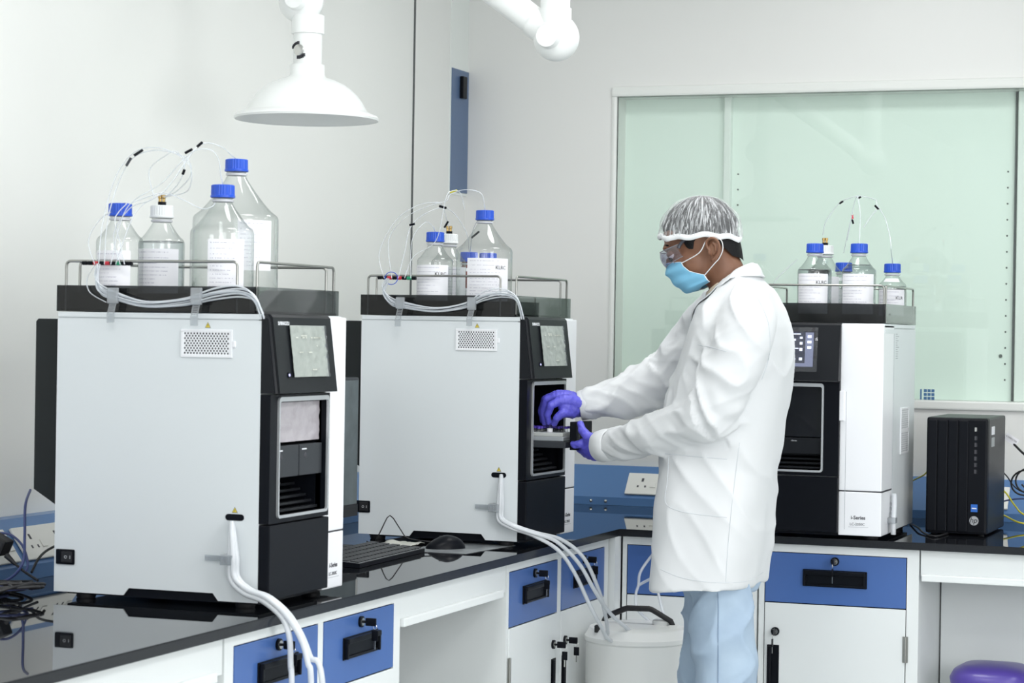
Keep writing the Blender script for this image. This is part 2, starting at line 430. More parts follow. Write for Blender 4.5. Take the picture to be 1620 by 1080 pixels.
def cabinet(label, run, a0, a1, cols, doors=True, handles=None):
    """run 'L': front faces +X at X=-2.07, a = Y; run 'B': front faces -Y at Y=6.585, a = X"""
    if run == 'L':
        fx = -2.07; n = Vector((1, 0, 0)); s = Vector((0, 1, 0))
        def bx(mb, a, b, d0, d1, z0, z1, bev=0): return mb.box(fx+d0, fx+d1, a, b, z0, z1, bev)
        def pt(a, d, z): return Vector((fx+d, a, z))
        base = (-2.45, (a0+a1)/2, 0); back = -.72
    else:
        fy = 6.585; n = Vector((0, -1, 0)); s = Vector((1, 0, 0))
        def bx(mb, a, b, d0, d1, z0, z1, bev=0): return mb.box(a, b, fy-d1, fy-d0, z0, z1, bev)
        def pt(a, d, z): return Vector((a, fy-d, z))
        base = ((a0+a1)/2, 6.95, 0); back = -.72
    t = thing('base_cabinet', label, 'cabinet', base)
    c = MB(); bx(c, a0, a1, back, -.006, .08, BT-.0225)
    c.build('body', STEEL_W, t, world=True)
    c = MB(); prev = a0
    for (c0, c1, hs) in cols:
        bx(c, prev, c0-.0015, -.006, 0, .08, BT-.0225); prev = c1+.0015
        bx(c, c0-.0015, c1+.0015, -.006, 0, .803, BT-.0225)
        bx(c, c0-.0015, c1+.0015, -.006, 0, .08, .112)
    bx(c, prev, a1, -.006, 0, .08, BT-.0225)
    c.build('face_frame', STEEL_W, t, world=True)
    c = MB(); bx(c, a0+.02, a1-.02, back, -.05, 0.0, .08); c.build('plinth', BLACKP, t, world=True)
    for (c0, c1, hs) in cols:
        g = MB(); bx(g, c0-.0015, c1+.0015, -.0058, -.0055, .112, .803); g.build('shadow_gap', BLACKP, t, world=True)  # black sheet behind the fronts stands in for shade in the gaps
        d = MB(); bx(d, c0+.001, c1-.001, -.005, .0015, .655, .801, .0015)
        dr = d.build('drawer', BLUE, t, world=True)
        cx = (c0+c1)/2; hx = (cx-.095, cx+.095) if hs != 'R2' else (cx-.095, cx+.095)
        h = MB(); bx(h, hx[0], hx[1], .0015, .005, .706, .756, .002)
        hp = h.build('handle_plate', BLACKP, dr, world=True)
        h = MB(); bx(h, hx[0]+.004, hx[1]-.004, .005, .016, .741, .754, .003); bx(h, hx[0]+.004, hx[1]-.004, .005, .009, .708, .714, .002)
        bx(h, hx[0]+.003, hx[0]+.010, .005, .014, .708, .750, .002); bx(h, hx[1]-.010, hx[1]-.003, .005, .014, .708, .750, .002)
        h.build('handle', BLACKP, dr, world=True)
        key_set(dr, pt(cx, .0015, .782), n, s)
        d = MB(); bx(d, c0+.001, c1-.001, -.005, .0015, .115, .652, .0015)
        do = d.build('door', STEEL_W, t, world=True)
        ha = c0+.028 if hs == 'L' else c1-.028
        h = MB(); bx(h, ha-.018, ha+.018, .0015, .004, .33, .528, .002); bx(h, ha-.015, ha-.004, .004, .012, .333, .525, .003)
        h.build('handle', BLACKP, do, world=True)
        key_set(do, pt(ha+(.006 if hs == 'L' else -.006), .0015, .568), n, s)
        hg = c1 if hs == 'L' else c0
        for z in (.50, .17):
            q = MB(); bx(q, hg-.008, hg+.008, .0015, .004, z, z+.075); q.cyl(pt(hg, .005, z), pt(hg, .005, z+.075), .004, seg=10)
            q.build('hinge', RAILM, do, 40, world=True)
    return t
cabinet('white base cabinet with two blue drawers below the nearest instrument', 'L', 4.03, 4.92, [(4.071, 4.465, 'R'), (4.494, 4.881, 'L')])
cabinet('white base cabinet with two narrow blue drawers and hanging keys left of the canister', 'L', 5.64, 6.52, [(5.66, 6.05, 'R'), (6.085, 6.48, 'L')])
cabinet('white base cabinet with blue drawer behind the canister and the person', 'B', -2.045, -1.628, [(-2.03, -1.648, 'R')])
cabinet('white base cabinet with wide blue drawer and black keyed handle right of the person', 'B', -1.622, -1.15, [(-1.604, -1.186, 'L')])
struct(MB().box(-2.46, -2.05, 6.525, 6.583, .0, BT-.0225).build('trim_7', STEEL_W))
# kneehole aprons
def apron(label, run, a0, a1):
    t = thing('desk_apron', label, 'desk panel', ((-2.1, (a0+a1)/2, .7) if run == 'L' else ((a0+a1)/2, 6.6, .7)))
    c = MB(); r = MB(); e = MB()
    if run == 'L':
        c.box(-2.10, -2.072, a0, a1, .752, BT-.0225); r.box(-2.10, -2.060, a0+.0, a1-.04, .742, .762, .003)
        e.box(-2.85, -2.83, a0, a1, .0, BT-.0225)
    else:
        c.box(a0, a1, 6.587, 6.61, .752, BT-.0225); r.box(a0+.004, a1, 6.572, 6.61, .738, .758, .003)
        e.box(a0, a1, 6.95, 6.97, .0, BT-.0225)
    c.build('apron', STEEL_W, t, world=True); r.build('pull_rail', STEEL_W, t, world=True)
    e.build('back_panel', STEEL_W, t, world=True)
apron('white panel with pull rail over the open kneehole between the left cabinets', 'L', 4.925, 5.635)
apron('white panel with pull rail over the nearest kneehole in the bottom left', 'L', 2.25, 4.025)
apron('white panel with pull rail over the kneehole holding the purple lidded bin', 'B', -1.145, 1.5)

# raceways
t = thing('cable_raceway', 'blue sloping cable raceway with silver bolts along the back wall', 'raceway', (-1.0, 7.45, BT))
prof = [(7.45, BT+.0005), (7.45, .878), (7.535, .982), (YW-.001, .982), (YW-.001, BT+.0005)]
MB().prism(prof, 0, XW+.12, 1.4).build('channel', BLUER, t, world=True)
for x in (-2.431, -2.378, -1.6, -1.1, -.9):
    MB().lathe([(.006, 0), (.005, .003), (0.0005, .005)], (x, 7.45, .864), 12, (0, -1, 0)).build('bolt', CHROME, t, 60, world=True)
t = thing('cable_raceway', 'blue sloping cable raceway along the left wall behind the instruments', 'raceway', (-2.83, 4.2, BT))
MB().prism([(-2.83, BT+.0005), (-2.83, .884), (-2.905, .985), (XW+.001, .985), (XW+.001, BT+.0005)], 1, 2.3, 7.44).build('channel', BLUER, t, world=True)
def socket(label, run, a0, a1, nsock=2):
    if run == 'B':
        p0 = Vector((a0, 7.456, .888)); sl = Vector((0, .085, .104)).normalized(); s = Vector((1, 0, 0))
    else:
        p0 = Vector((-2.835, a0, .892)); sl = Vector((-.075, 0, .101)).normalized(); s = Vector((0, 1, 0))
    n = s.cross(sl) if run == 'B' else s.cross(sl)
    if (n.y > 0 and run == 'B') or (n.x < 0 and run == 'L'): n = -n
    L = a1-a0; hh = .088
    t = thing('power_socket', label, 'socket', p0 + s*(L/2), group=None)
    M = Matrix((s, sl, n)).transposed()
    p = MB().box(0, L, 0, hh, .0008, .008, .003)
    for v in p.b.verts: v.co = M @ v.co + p0
    pl = p.build('plate', SOCK, t, world=True)
    for k in range(nsock):
        cx = .055+k*(L/nsock)
        q = MB()
        q.box(cx-.004, cx+.004, .052, .066, .008, .0086); q.box(cx-.016, cx-.010, .028, .036, .008, .0086); q.box(cx+.010, cx+.016, .028, .036, .008, .0086)
        for v in q.b.verts: v.co = M @ v.co + p0
        q.build('socket_holes', INKD, t, world=True)
        q = MB().box(cx+.03, cx+.05, .028, .048, .008, .011, .001)
        for v in q.b.verts: v.co = M @ v.co + p0
        q.build('rocker_switch', SOCK, t, world=True)
socket('white power socket plate on the blue raceway left of the person', 'B', -2.312, -2.06, 2)
socket('white power socket plate behind the black computer tower on the raceway', 'B', -1.26, -1.02, 2)
socket('white power socket plate at the left edge of the picture', 'L', 4.28, 4.50, 2)
socket('white power socket plate on the left raceway just behind the nearest instrument', 'L', 4.53, 4.75, 2)

# ================================================================= instruments
def tri_sign(parent, c, n, s, size=.011):
    c = Vector(c); n = Vector(n); s = Vector(s); u = Vector((0, 0, 1))
    def tri(k, d0, d1):
        mb = MB(); A = []; B_ = []
        for (a, b_) in ((-.5, -.35), (.5, -.35), (0, .55)):
            A.append(mb.b.verts.new(c + s*(a*k) + u*(b_*k) + n*d0)); B_.append(mb.b.verts.new(c + s*(a*k) + u*(b_*k) + n*d1))
        mb.b.faces.new(A); mb.b.faces.new(B_[::-1])
        for i in range(3): mb.b.faces.new((A[i], B_[i], B_[(i+1) % 3], A[(i+1) % 3]))
        return mb
    o = tri(size*1.25, 0, .0004).build('warning_label', INKD, parent)
    tri(size, .0004, .0007).build('yellow_triangle', YSIGN, o)
    mb = MB()
    p0 = c + n*.0009
    mb.tube([p0+u*(.25*size), p0+u*(-.02*size)], .05*size, 5, 1).tube([p0-u*(.12*size), p0-u*(.2*size)], .05*size, 5, 1)
    mb.build('exclamation_mark', INKD, o)

def chromatograph(label, loc, rz, scale=1, lay='A', drawer_out=False, screen='film', D=.508):
    t = thing('liquid_chromatograph', label, 'laboratory instrument', loc, rz, scale=scale)
    W, ZT = .41, .628
    if lay == 'A': bx1, fx0, fx1, sx0, sx1 = .300, .034, .288, .085, .262
    else: bx1, fx0, fx1, sx0, sx1 = .285, .010, .240, .045, .214
    # carcass and side panels
    MB().box(.004, W-.004, .02, D, .05, ZT-.012).build('housing', HOUS, t)
    MB().box(.0, W, .012, D, ZT-.012, ZT, .002).build('top_cover', HOUS, t)
    MB().box(.008, bx1, .012, D-.03, .011, .05).box(bx1, W-.01, .03, D-.03, .011, .05).build('base_frame', BLACKP, t)
    out = [(.012, .015), (.012, .614), (D, .614), (D, .015), (.335, .015), (.322, .031), (.118, .031), (.105, .015)]
    MB().prism(out, 0, 0, .003).build('side_panel', HOUS, t)
    out2 = [(.16, .018), (.16, .614), (D, .614), (D, .018)]
    MB().prism(out2, 0, W-.003, W).build('side_panel', HOUS, t)
    for x in (.04, .37):
        for y in (.06, .45): MB().lathe([(.02, 0), (.022, .004), (.018, .027)], (x, y, 0), 16).build('foot', RUB, t, 40)
    # rear box
    o = MB().prism([(D+.0005, .200), (D+.062, .236), (D+.062, .606), (D+.056, .612), (D+.0005, .612)], 0, .012, W-.012)
    o.build('rear_box', BOXGREY, t)
    # bezel: upper wedge with screen
    yf = -.012
    up_ = [(.012, .46), (-.030, .46), (-.010, ZT-.006), (-.004, ZT), (.012, ZT)]
    mb = MB().prism(up_, 0, .0, bx1)
    bmesh.ops.bevel(mb.b, geom=[e for e in mb.b.edges if abs(e.verts[0].co.x-e.verts[1].co.x) < 1e-5 and e.verts[0].co.x < .01 and max(v.co.y for v in e.verts) < 0], offset=.009, segments=3, affect='EDGES')
    ub = mb.build('upper_bezel', CHAR, t, 35)
    def upt(x, z, d=0):       # point on the sloping upper face
        k = (z-.46)/(ZT-.006-.46); y = -.030+.020*k
        return Vector((x, y-d, z))
    sd = Vector((0, .020, ZT-.466)).normalized()
    Ms = lambda x, z, d: frame_M(upt(x, z, d), (1, 0, 0), sd)
    # screen
    zc = .5495; hz = .056; sw = (sx1-sx0)/2; xc = (sx0+sx1)/2
    s = MB().box(-sw, sw, -hz, hz, 0, .003, .001)
    s.b.transform(Ms(xc, zc, .0))
    sc = s.build('touch_screen', BLACKP if screen == 'lit' else GREYP, t)
    if screen == 'lit':
        DISP = mat('display_navy', (.012, .014, .03), .15, emit=((.06, .07, .14), .15))
        DW = mat('display_text', (.6, .65, .75), .5, emit=((.75, .8, .95), .9))
        DB = mat('display_bar', (.15, .17, .26), .4, emit=((.35, .38, .55), .22))
        q = MB().box(-sw+.004, sw-.004, -hz+.004, hz-.004, .003, .0034); q.b.transform(Ms(xc, zc, 0)); q.build('display', DISP, sc)
        q = MB().box(sw-.030, sw-.006, -hz+.006, hz-.006, .0034, .0038); q.box(-sw+.006, sw-.03, -hz+.006, -hz+.016, .0034, .0038)
        q.b.transform(Ms(xc, zc, 0)); q.build('icon_bar', DB, sc)
        q = MB(); rr = random.Random(3)
        for k, (x, y, ww, h) in enumerate([(.02, .045, .014, .003), (.034, .045, .012, .003), (-.02, .026, .05, .0025), (.02, .028, .012, .006), (.042, .034, .008, .006), (.042, .018, .008, .008), (.042, .000, .009, .009), (-.03, .004, .02, .004), (.0, .004, .012, .003), (.028, .003, .014, .003), (-.02, -.018, .012, .004), (.004, -.018, .006, .003), (.02, -.012, .005, .004), (.022, -.028, .01, .004), (.042, -.028, .009, .008), (-.03, -.045, .006, .005), (-.008, -.045, .006, .005), (.018, -.045, .006, .005),
                      (sw-.018, .038, .012, .008), (sw-.018, .022, .012, .008), (sw-.018, .006, .012, .008), (-.05, .045, .02, .003), (-.06, .026, .02, .004)]):
            if -sw+.005 < x-ww/2 and x+ww/2 < sw-.004: q.box(x-ww/2, x+ww/2, y-h/2, y+h/2, .0038, .0041)
        q.b.transform(Ms(xc, zc, 0)); q.build('display_icons', DW, sc)
        q = MB().grid(lambda u, v: Vector(((u-.5)*(2*sw+.014), (v-.5)*(2*hz+.018), .006+.0025*noise.noise(Vector((u*7, v*7, 1))))), 24, 20)
        q.b.transform(Ms(xc, zc, 0)); tag(q.build('protective_film', FILMC, sc, 60), 'clear wrinkled film over the screen', None)
    else:
        q = MB().grid(lambda u, v: Vector(((u-.5)*(2*sw-.002)-.008, (v-.5)*2*hz, .0045+.002*noise.noise(Vector((u*9, v*9, 4))))), 24, 24)
        q.b.transform(Ms(xc, zc, 0)); tag(q.build('protective_film', SCREENF, sc, 60), 'grey crinkled film over the screen', None)
        q = MB().grid(lambda u, v: Vector((sw-.022+u*.022, (v-.5)*2.05*hz, .004+.004*noise.noise(Vector((u*6, v*14, 2))))), 8, 24)
        q.b.transform(Ms(xc, zc, 0)); q.build('film_edge', FILMC, sc, 60)
        q = MB(); rr = random.Random(5)
        for k in range(16):
            x = rr.uniform(-sw+.012, sw-.05); y = rr.choice([.032, .028, .01, -.004, -.03, -.042]); q.box(x, x+rr.uniform(.005, .02), y, y+.0025, .0062, .0066)
        q.b.transform(Ms(xc, zc, 0)); q.build('display_icons', mat('display_faint', (.62, .64, .58), .5), sc)
    # maker's name
    q = text_mb('SHIMADZU', .011, Ms(.058, ZT-.019, .0003), .0002, .0003)
    q.build('maker_name', INKW, ub)
    q = MB(); q.lathe([(.0065, 0), (.0065, .002)], upt(.058, .499, 0), 16, (0, -1, .1)); q.build('power_button', BLACKP, ub, 40)
    q = MB(); q.lathe([(.003, 0), (.003, .001)], upt(.058, .499, .002), 10, (0, -1, .1)); q.build('button_light', mat('button_glow', (.5, .5, .9), .4, emit=((.5, .5, 1), .8)), ub, 40)
    # lower bezel around the opening
    oz0, oz1 = .193, .452
    mb = MB()
    mb.box(0, fx0+.006, yf, .012, .183, .457).box(fx1-.006, bx1, yf, .012, .183, .457)
    mb.box(fx0+.006, fx1-.006, yf, .012, .183, oz0+.004).box(fx0+.006, fx1-.006, yf, .012, oz1-.004, .457)
    mb.build('lower_bezel', BLACKP, t)
    MB().box(0, bx1, yf-.002, .012, .020, .180, .003).build('lower_door', BLACKP, t)
    # compartment: the inside walls
    cav = MB(); d1 = .22
    cav.box(fx0+.005, fx1-.005, d1, d1+.004, oz0, oz1).box(fx0+.002, fx0+.006, .0, d1, oz0, oz1).box(fx1-.006, fx1-.002, .0, d1, oz0, oz1)
    cav.box(fx0+.005, fx1-.005, .0, d1, oz0-.002, oz0+.002).box(fx0+.005, fx1-.005, .0, d1, oz1-.002, oz1+.002)
    cv = cav.build('sample_compartment', BLACKP, t)
    # cut the carcass so that the compartment is open
    # silver door frame
    def rr_outline(x0, x1, z0, z1, r, n=5):
        pts = []
        for cx, cz, a0 in ((x1-r, z1-r, 0), (x0+r, z1-r, 90), (x0+r, z0+r, 180), (x1-r, z0+r, 270)):
            for k in range(n+1):
                a = math.radians(a0+90*k/n); pts.append((cx+r*math.cos(a), cz+r*math.sin(a)))
        return pts
    O = rr_outline(fx0, fx1, oz0, oz1, .010); I = rr_outline(fx0+.0055, fx1-.0055, oz0+.006, oz1-.010, .006)
    mb = MB(); n = len(O)
    def ring(pts, y): return [mb.b.verts.new((p[0], y, p[1])) for p in pts]
    a, b_, c, d = ring(O, yf), ring(O, yf-.005), ring(I, yf-.005), ring(I, yf)
    for A, B2 in ((a, b_), (b_, c), (c, d), (d, a)):
        for i in range(n): mb.b.faces.new((A[i], A[(i+1) % n], B2[(i+1) % n], B2[i]))
    mb.build('door_frame', SILV, t, 35)
    mid = (fx0+fx1)/2
    if lay == 'A' and not drawer_out:
        q = MB().grid(lambda u, v: Vector((fx0+.009+u*(fx1-fx0-.018), .004+.003*noise.noise(Vector((u*6, v*6, 1))), .353+v*.086)), 30, 16)
        tag(q.build('door_window', FILM, t, 60), 'window still under pinkish wrinkled film', None)
    if lay == 'B':
        MB().box(fx0+.009, fx1-.009, .004, .008, .295, oz1-.011).build('door_window', mat('dark_glass', (.006, .007, .01), .06), t)
        MB().box(fx0+.009, fx1-.009, .0, .03, .245, .292, .003).build('drawer_front', CHAR, t)
        q = text_mb('i·Series', .006, frame_M((fx0+.14, -.0006, .283), (1, 0, 0), (0, 0, 1)), .0001); q.build('print', INKW, cv)
    dx = [(fx0+.009, mid-.002), (mid+.002, fx1-.009)]
    if lay == 'A':
        for k, (a0, a1) in enumerate(dx):
            off = -.108 if (drawer_out and k == 0) else 0
            if drawer_out:
                if k == 1: continue
                pl = MB().box(a0-.002, a1+.004, yf-.022+off, yf-.002+off, .268, .345, .002).build('drawer_front', BLACKP, t)
                q = MB().box(a0+.018, a0+.0188, yf-.0228+off, yf-.022+off, .275, .330); q.build('groove', CHROME, pl)
                MB().box(a0+.004, a1-.004, off, .17, .272, .290, .002).build('drawer_slide', GREYP, t)
            else:
                pl = MB().box(a0, a1, -.004, .06, .278, .346, .002).build('drawer_front', GREYP, t)
                MB().lathe([(.006, 0), (.005, .001)], (a0+.03, -.004, .322), 12, (0, -1, 0)).build('thumb_hole', INKD, pl)
                MB().box(a0+.012, a0+.035, -.0046, -.004, .334, .337).build('print', INKW, pl)
    # stepped tray slats at the bottom
    q = MB()
    for k in range(5):
        z = .202+k*.012; q.box(fx0+.012, fx1-.012, .004+.014*k, .02+.014*k, z, z+.006, .001)
    q.box(fx0+.012, fx1-.012, .10, .19, .25, .262)
    q.build('slatted_tray', CHAR, cv)
    for x in (mid-.055, mid+.03): MB().box(x, x+.006, .084, .09, .262, .274, .001).build('clip', SILV, cv)
    # white column on the right of the front
    MB().box(bx1, W, .0, .157, .143, ZT-.003, .003).build('column_door', PWHITE, t)
    lo = MB().box(bx1, W, .0, .157, .013, .140, .003).build('column_cover', PWHITE, t)
    MB().box(bx1+.018, bx1+.0192, -.0006, .0, .03, .43).build('column_groove', mat('groove_grey', (.45, .47, .5), .5), t)
    MB().box(bx1+.001, W-.0005, .0015, .155, .139, .144).build('cover_joint', INKD, t)
    MB().box(bx1-.003, bx1+.014, -.008, .0, .345, .432, .002).build('door_grip', PWHITE, t)
    q = text_mb('i-Series', .0145, frame_M((bx1+.058, -.0004, .065), (1, 0, 0), (0, 0, 1)), .0002, .0003); q.build('print', INKD, lo)
    q = text_mb('LC-2050C', .0105, frame_M((bx1+.056, -.0004, .046), (1, 0, 0), (0, 0, 1)), .0002); q.build('print', INKD, lo)
    q = MB().box(bx1+.03, bx1+.088, -.0004, 0, .0375, .0385); q.build('print', mat('groove_grey', (.4, .4, .4)), lo)
    # left side details
    def ventL(x, y0, y1, z0, z1, sgn):
        f = MB()
        xa, xb = (x-.004, x) if sgn < 0 else (x, x+.004)
        f.box(xa, xb, y0-.006, y1+.006, z1, z1+.006, .001).box(xa, xb, y0-.006, y1+.006, z0-.006, z0, .001)
        f.box(xa, xb, y0-.006, y0, z0, z1, .001).box(xa, xb, y1, y1+.006, z0, z1, .001)
        f.box(xa+.001, xb-.001, y0, y1, z0, z1)
        f.box(xa, xb, y0-.014 if sgn < 0 else y1+.006, y0-.006 if sgn < 0 else y1+.014, (z0+z1)/2-.008, (z0+z1)/2+.006, .002)
        v = f.build('vent_grille', PWHITE, t)
        h = MB(); ny, nz = 15, 9
        for i in range(ny*2-1):
            for j in range(nz):
                if (i+j) % 2: continue
                yy = y0+.004+(y1-y0-.008)*i/(ny*2-2); zz = z0+.003+(z1-z0-.006)*j/(nz-1)
                xx = xa+.0008 if sgn < 0 else xb-.0008
                r = .0021; h.b.faces.new([h.b.verts.new((xx, yy+r*math.cos(a), zz+r*1.15*math.sin(a))) for a in [k*PI/3 for k in range(6)]])
        tag(h.build('vent_holes', INKD if lay == 'A' else mat('vent_shade', (.42, .45, .47), .5), v), None, None, kind=None)
    if lay == 'A':
        ventL(0, .085, .196, .540, .588, -1)
        tri_sign(t, (-.0003, .139, .602), (-1, 0, 0), (0, -1, 0))
        tri_sign(t, (-.0003, .068, .2095), (-1, 0, 0), (0, -1, 0))
        q = MB(); pts = [(.068+.015*sg+.007*math.cos(a), .195+.007*math.sin(a)) for sg, a0 in ((1, -90), (-1, 90)) for a in [math.radians(a0+180*k/8) for k in range(9)]]
        q.prism(pts, 0, -.0012, 0); q.build('hose_port', BLACKP, t, 40)
        sw_ = MB().box(-.004, 0, .456, .502, .075, .108, .003).build('power_switch', BLACKP, t)
        MB().box(-.006, -.004, .460, .488, .079, .104, .002).build('rocker', RUB, sw_)
        q = MB(); q.tube([(-.0063, .476+.003*math.cos(a), .0915+.003*math.sin(a)) for a in [k*PI/5 for k in range(11)]], .0004, 5, 1)
        q.box(-.0064, -.006, .4648, .4656, .088, .095); q.build('switch_marks', INKW, sw_)
        # cable clamp on the side for the drain hoses
        c = MB()
        c.box(-.036, -.002, .054, .084, .096, .118, .002)
        for k in range(6): c.box(-.0375, -.036, .058+.0045*k, .060+.0045*k, .099, .115)
        c.box(-.006, -.004, .084, .135, .101, .113, .0005)
        c.build('hose_clamp', CLIPM, t)
    else:
        MB().box(W, W+.0012, .015, .155, .6, .612).build('cover_step', HOUS, t)
        ventL(W, .28, .395, .315, .373, 1); ventL(W, .28, .395, .245, .304, 1)
        q = MB()
        for k in range(4): q.box(W, W+.010, .14, .20, .06+.014*k, .064+.014*k, .002)
        q.build('louvres', PWHITE, t)
        lb = MB(); rr = random.Random(8)
        for k in range(12):
            y = .185; q_ = rr.uniform(.02, .05); lb.box(W, W+.0004, y, y+q_, .598-.0065*k, .600-.0065*k)
        lb.build('print', mat('print_grey', (.42, .44, .47), .6), t)
        q = MB().tube([(W+.012, .135, .13), (W+.014, .13, .10), (W+.016, .11, .05), (W+.016, .108, .012)], .0075, 10)
        q.build('drain_hose', TUBED, t, 60)
        q = MB().box(W, W+.024, .095, .125, .045, .062, .002); q.build('hose_clamp', CLIPM, t)
        MB().box(W, W+.0006, .1565, .158, .14, .60).build('seam', mat('groove_grey', (.4, .4, .4)), t)
    # reservoir tray on top
    tz0, tz1 = ZT+.001, ZT+.058
    fl = MB().box(.004, W-.004, .024, D-.006, tz0, tz0+.006); tr = fl.build('reservoir_tray', BLACKP, t)
    dark = SMOKED
    lm = SMOKED if lay == 'A' else SMOKE; fm = SMOKE if lay == 'A' else SMOKED
    MB().box(.0, .004, .028, D, tz0, tz1, .001).build('tray_wall', lm, tr)
    MB().box(W-.004, W, .028, D, tz0, tz1, .001).build('tray_wall', SMOKE, tr)
    MB().box(0.0, W, .020, .024, tz0, tz1, .001).build('tray_wall', fm, tr)
    MB().box(0.0, W, D, D+.004, tz0, tz1, .001).build('tray_wall', SMOKED if lay == 'A' else SMOKE, tr)
    if lay == 'A': MB().box(.008, .010, .045, .47, tz0+.006, tz1-.016).build('tray_divider', BLACKP, tr)
    def rail(p, q_):
        p, q_ = Vector(p), Vector(q_); z = .739; d = (q_-p).normalized(); u = Vector((0, 0, 1)); r = .010
        pts = [p+u*tz0, p+u*(z-r)]
        for k in range(1, 5): a = PI/2*k/4; pts.append(p + d*(r-r*math.cos(a)) + u*(z-r+r*math.sin(a)))
        for k in range(0, 5): a = PI/2*k/4; pts.append(q_ - d*(r-r*math.sin(a)) + u*(z-r+r*math.cos(a)))
        pts += [q_+u*tz0]
        MB().tube(pts, .0031, 8, 1).build('tray_rail', RAILM, tr, 60)
    rail((.006, .074, 0), (.006, D-.016, 0)); rail((W-.006, .05, 0), (W-.006, D-.016, 0))
    rail((.012, .030, 0), (W-.008, .030, 0)); rail((.07, D-.012, 0), (W-.03, D-.012, 0))
    return t
D1 = chromatograph('white and black liquid chromatograph nearest the camera on the left worktop, side panel toward us', (-2.104, 4.264, BT), PI/2, .979, 'A')
D2 = chromatograph('white and black liquid chromatograph in the middle whose open sample drawer the person is loading', (-2.108, 5.85, BT), PI/2-math.radians(2), 1, 'A', True, D=.492)
D3 = chromatograph('white and black liquid chromatograph on the back worktop behind the person, screen lit', (-1.666, 6.55, BT), 0, 1, 'B', False, 'lit')
# open front of each carcass: the housing box must not fill the compartment
for D_, lay in ((D1, 'A'), (D2, 'A'), (D3, 'B')):
    for ch in D_.children:
        if ch.name.split('.')[0] == 'housing':
            me = ch.data; b = bmesh.new(); x0, x1 = (.036, .286) if lay == 'A' else (.012, .238)
            mb = MB()
            W = .41; D = .508 if D_ is not D2 else .492
            mb.box(.004, x0, .02, .226, .05, .616).box(x1, W-.004, .02, .226, .05, .616).box(x0, x1, .02, .226, .05, .19).box(x0, x1, .02, .226, .456, .616)
            mb.box(.004, W-.004, .226, D, .05, .616)
            mb.b.to_mesh(me); mb.b.free(); b.free()

# ---------------------------------------------------------------- vial rack and vials in the open drawer
def loc(Dv, p):       # instrument-local point -> world
    x, y, z = p; s = Dv.scale[0]; a = Dv.rotation_euler[2]
    return Vector(Dv.location) + Vector((x*math.cos(a)-y*math.sin(a), x*math.sin(a)+y*math.cos(a), z))*s
mid = .161
ra, rb = .05, .152
t = thing('vial_rack', 'translucent vial rack sticking out of the open drawer under the gloved hand', 'rack', loc(D2, ((ra+rb)/2, .02, .2905)), PI/2-math.radians(2))
RY0, RY1 = -.100, .15
o = MB().box(-(rb-ra)/2, (rb-ra)/2, RY0-.02, RY1-.02, 0, .012, .002); o.build('base', mat('rack_grey', (.28, .30, .32), .35), t)
o = MB().box(-(rb-ra)/2+.004, (rb-ra)/2-.004, RY0-.016, RY1-.024, .012, .023, .002); o.build('rack_top', mat('rack_clear', (.52, .54, .53), .25, alpha=.85), t)
vt = None
vg, vc = None, None
for i in range(10):
    for j in range(4):
        if (i, j) in ((0, 0), (1, 0), (2, 0), (0, 1), (1, 1), (2, 1)): continue
        p = loc(D2, (ra+.018+j*.022, RY0+.016+i*.021, .3137))
        v = thing('sample_vial', 'small glass vial with violet cap standing in the rack', 'vial', p, 0, 'vials standing in the rack')
        if vg is None:
            a = MB().lathe([(.0055, 0), (.0058, .001), (.0058, .008), (.0045, .010)], seg=10).build('glass', GLASS, v, 50)
            c = MB().lathe([(.0056, .009), (.0056, .0145), (.004, .0155)], seg=10).build('cap', mat('vial_cap', (.06, .03, .35), .4), v, 50); vg, vc = a, c
        else:
            for q in (vg, vc):
                d = q.copy(); COL.objects.link(d); d.parent = v
HV = P(870, 683, 5.945)
v = thing('sample_vial', 'single glass vial with white label pinched between the right glove fingertips', 'vial', HV - Vector((0, 0, .016)), scale=1.3)
MB().lathe([(.0058, 0), (.006, .001), (.006, .024), (.0045, .027)], seg=16).build('glass', GLASS, v, 50)
MB().lathe([(.0062, .004), (.0062, .020)], seg=16, cap=False).build('label', LABEL, v, 50)
MB().lathe([(.0062, .0265), (.0062, .034), (.004, .035)], seg=16).build('cap', mat('vial_cap', (.06, .03, .35), .4), v, 50)

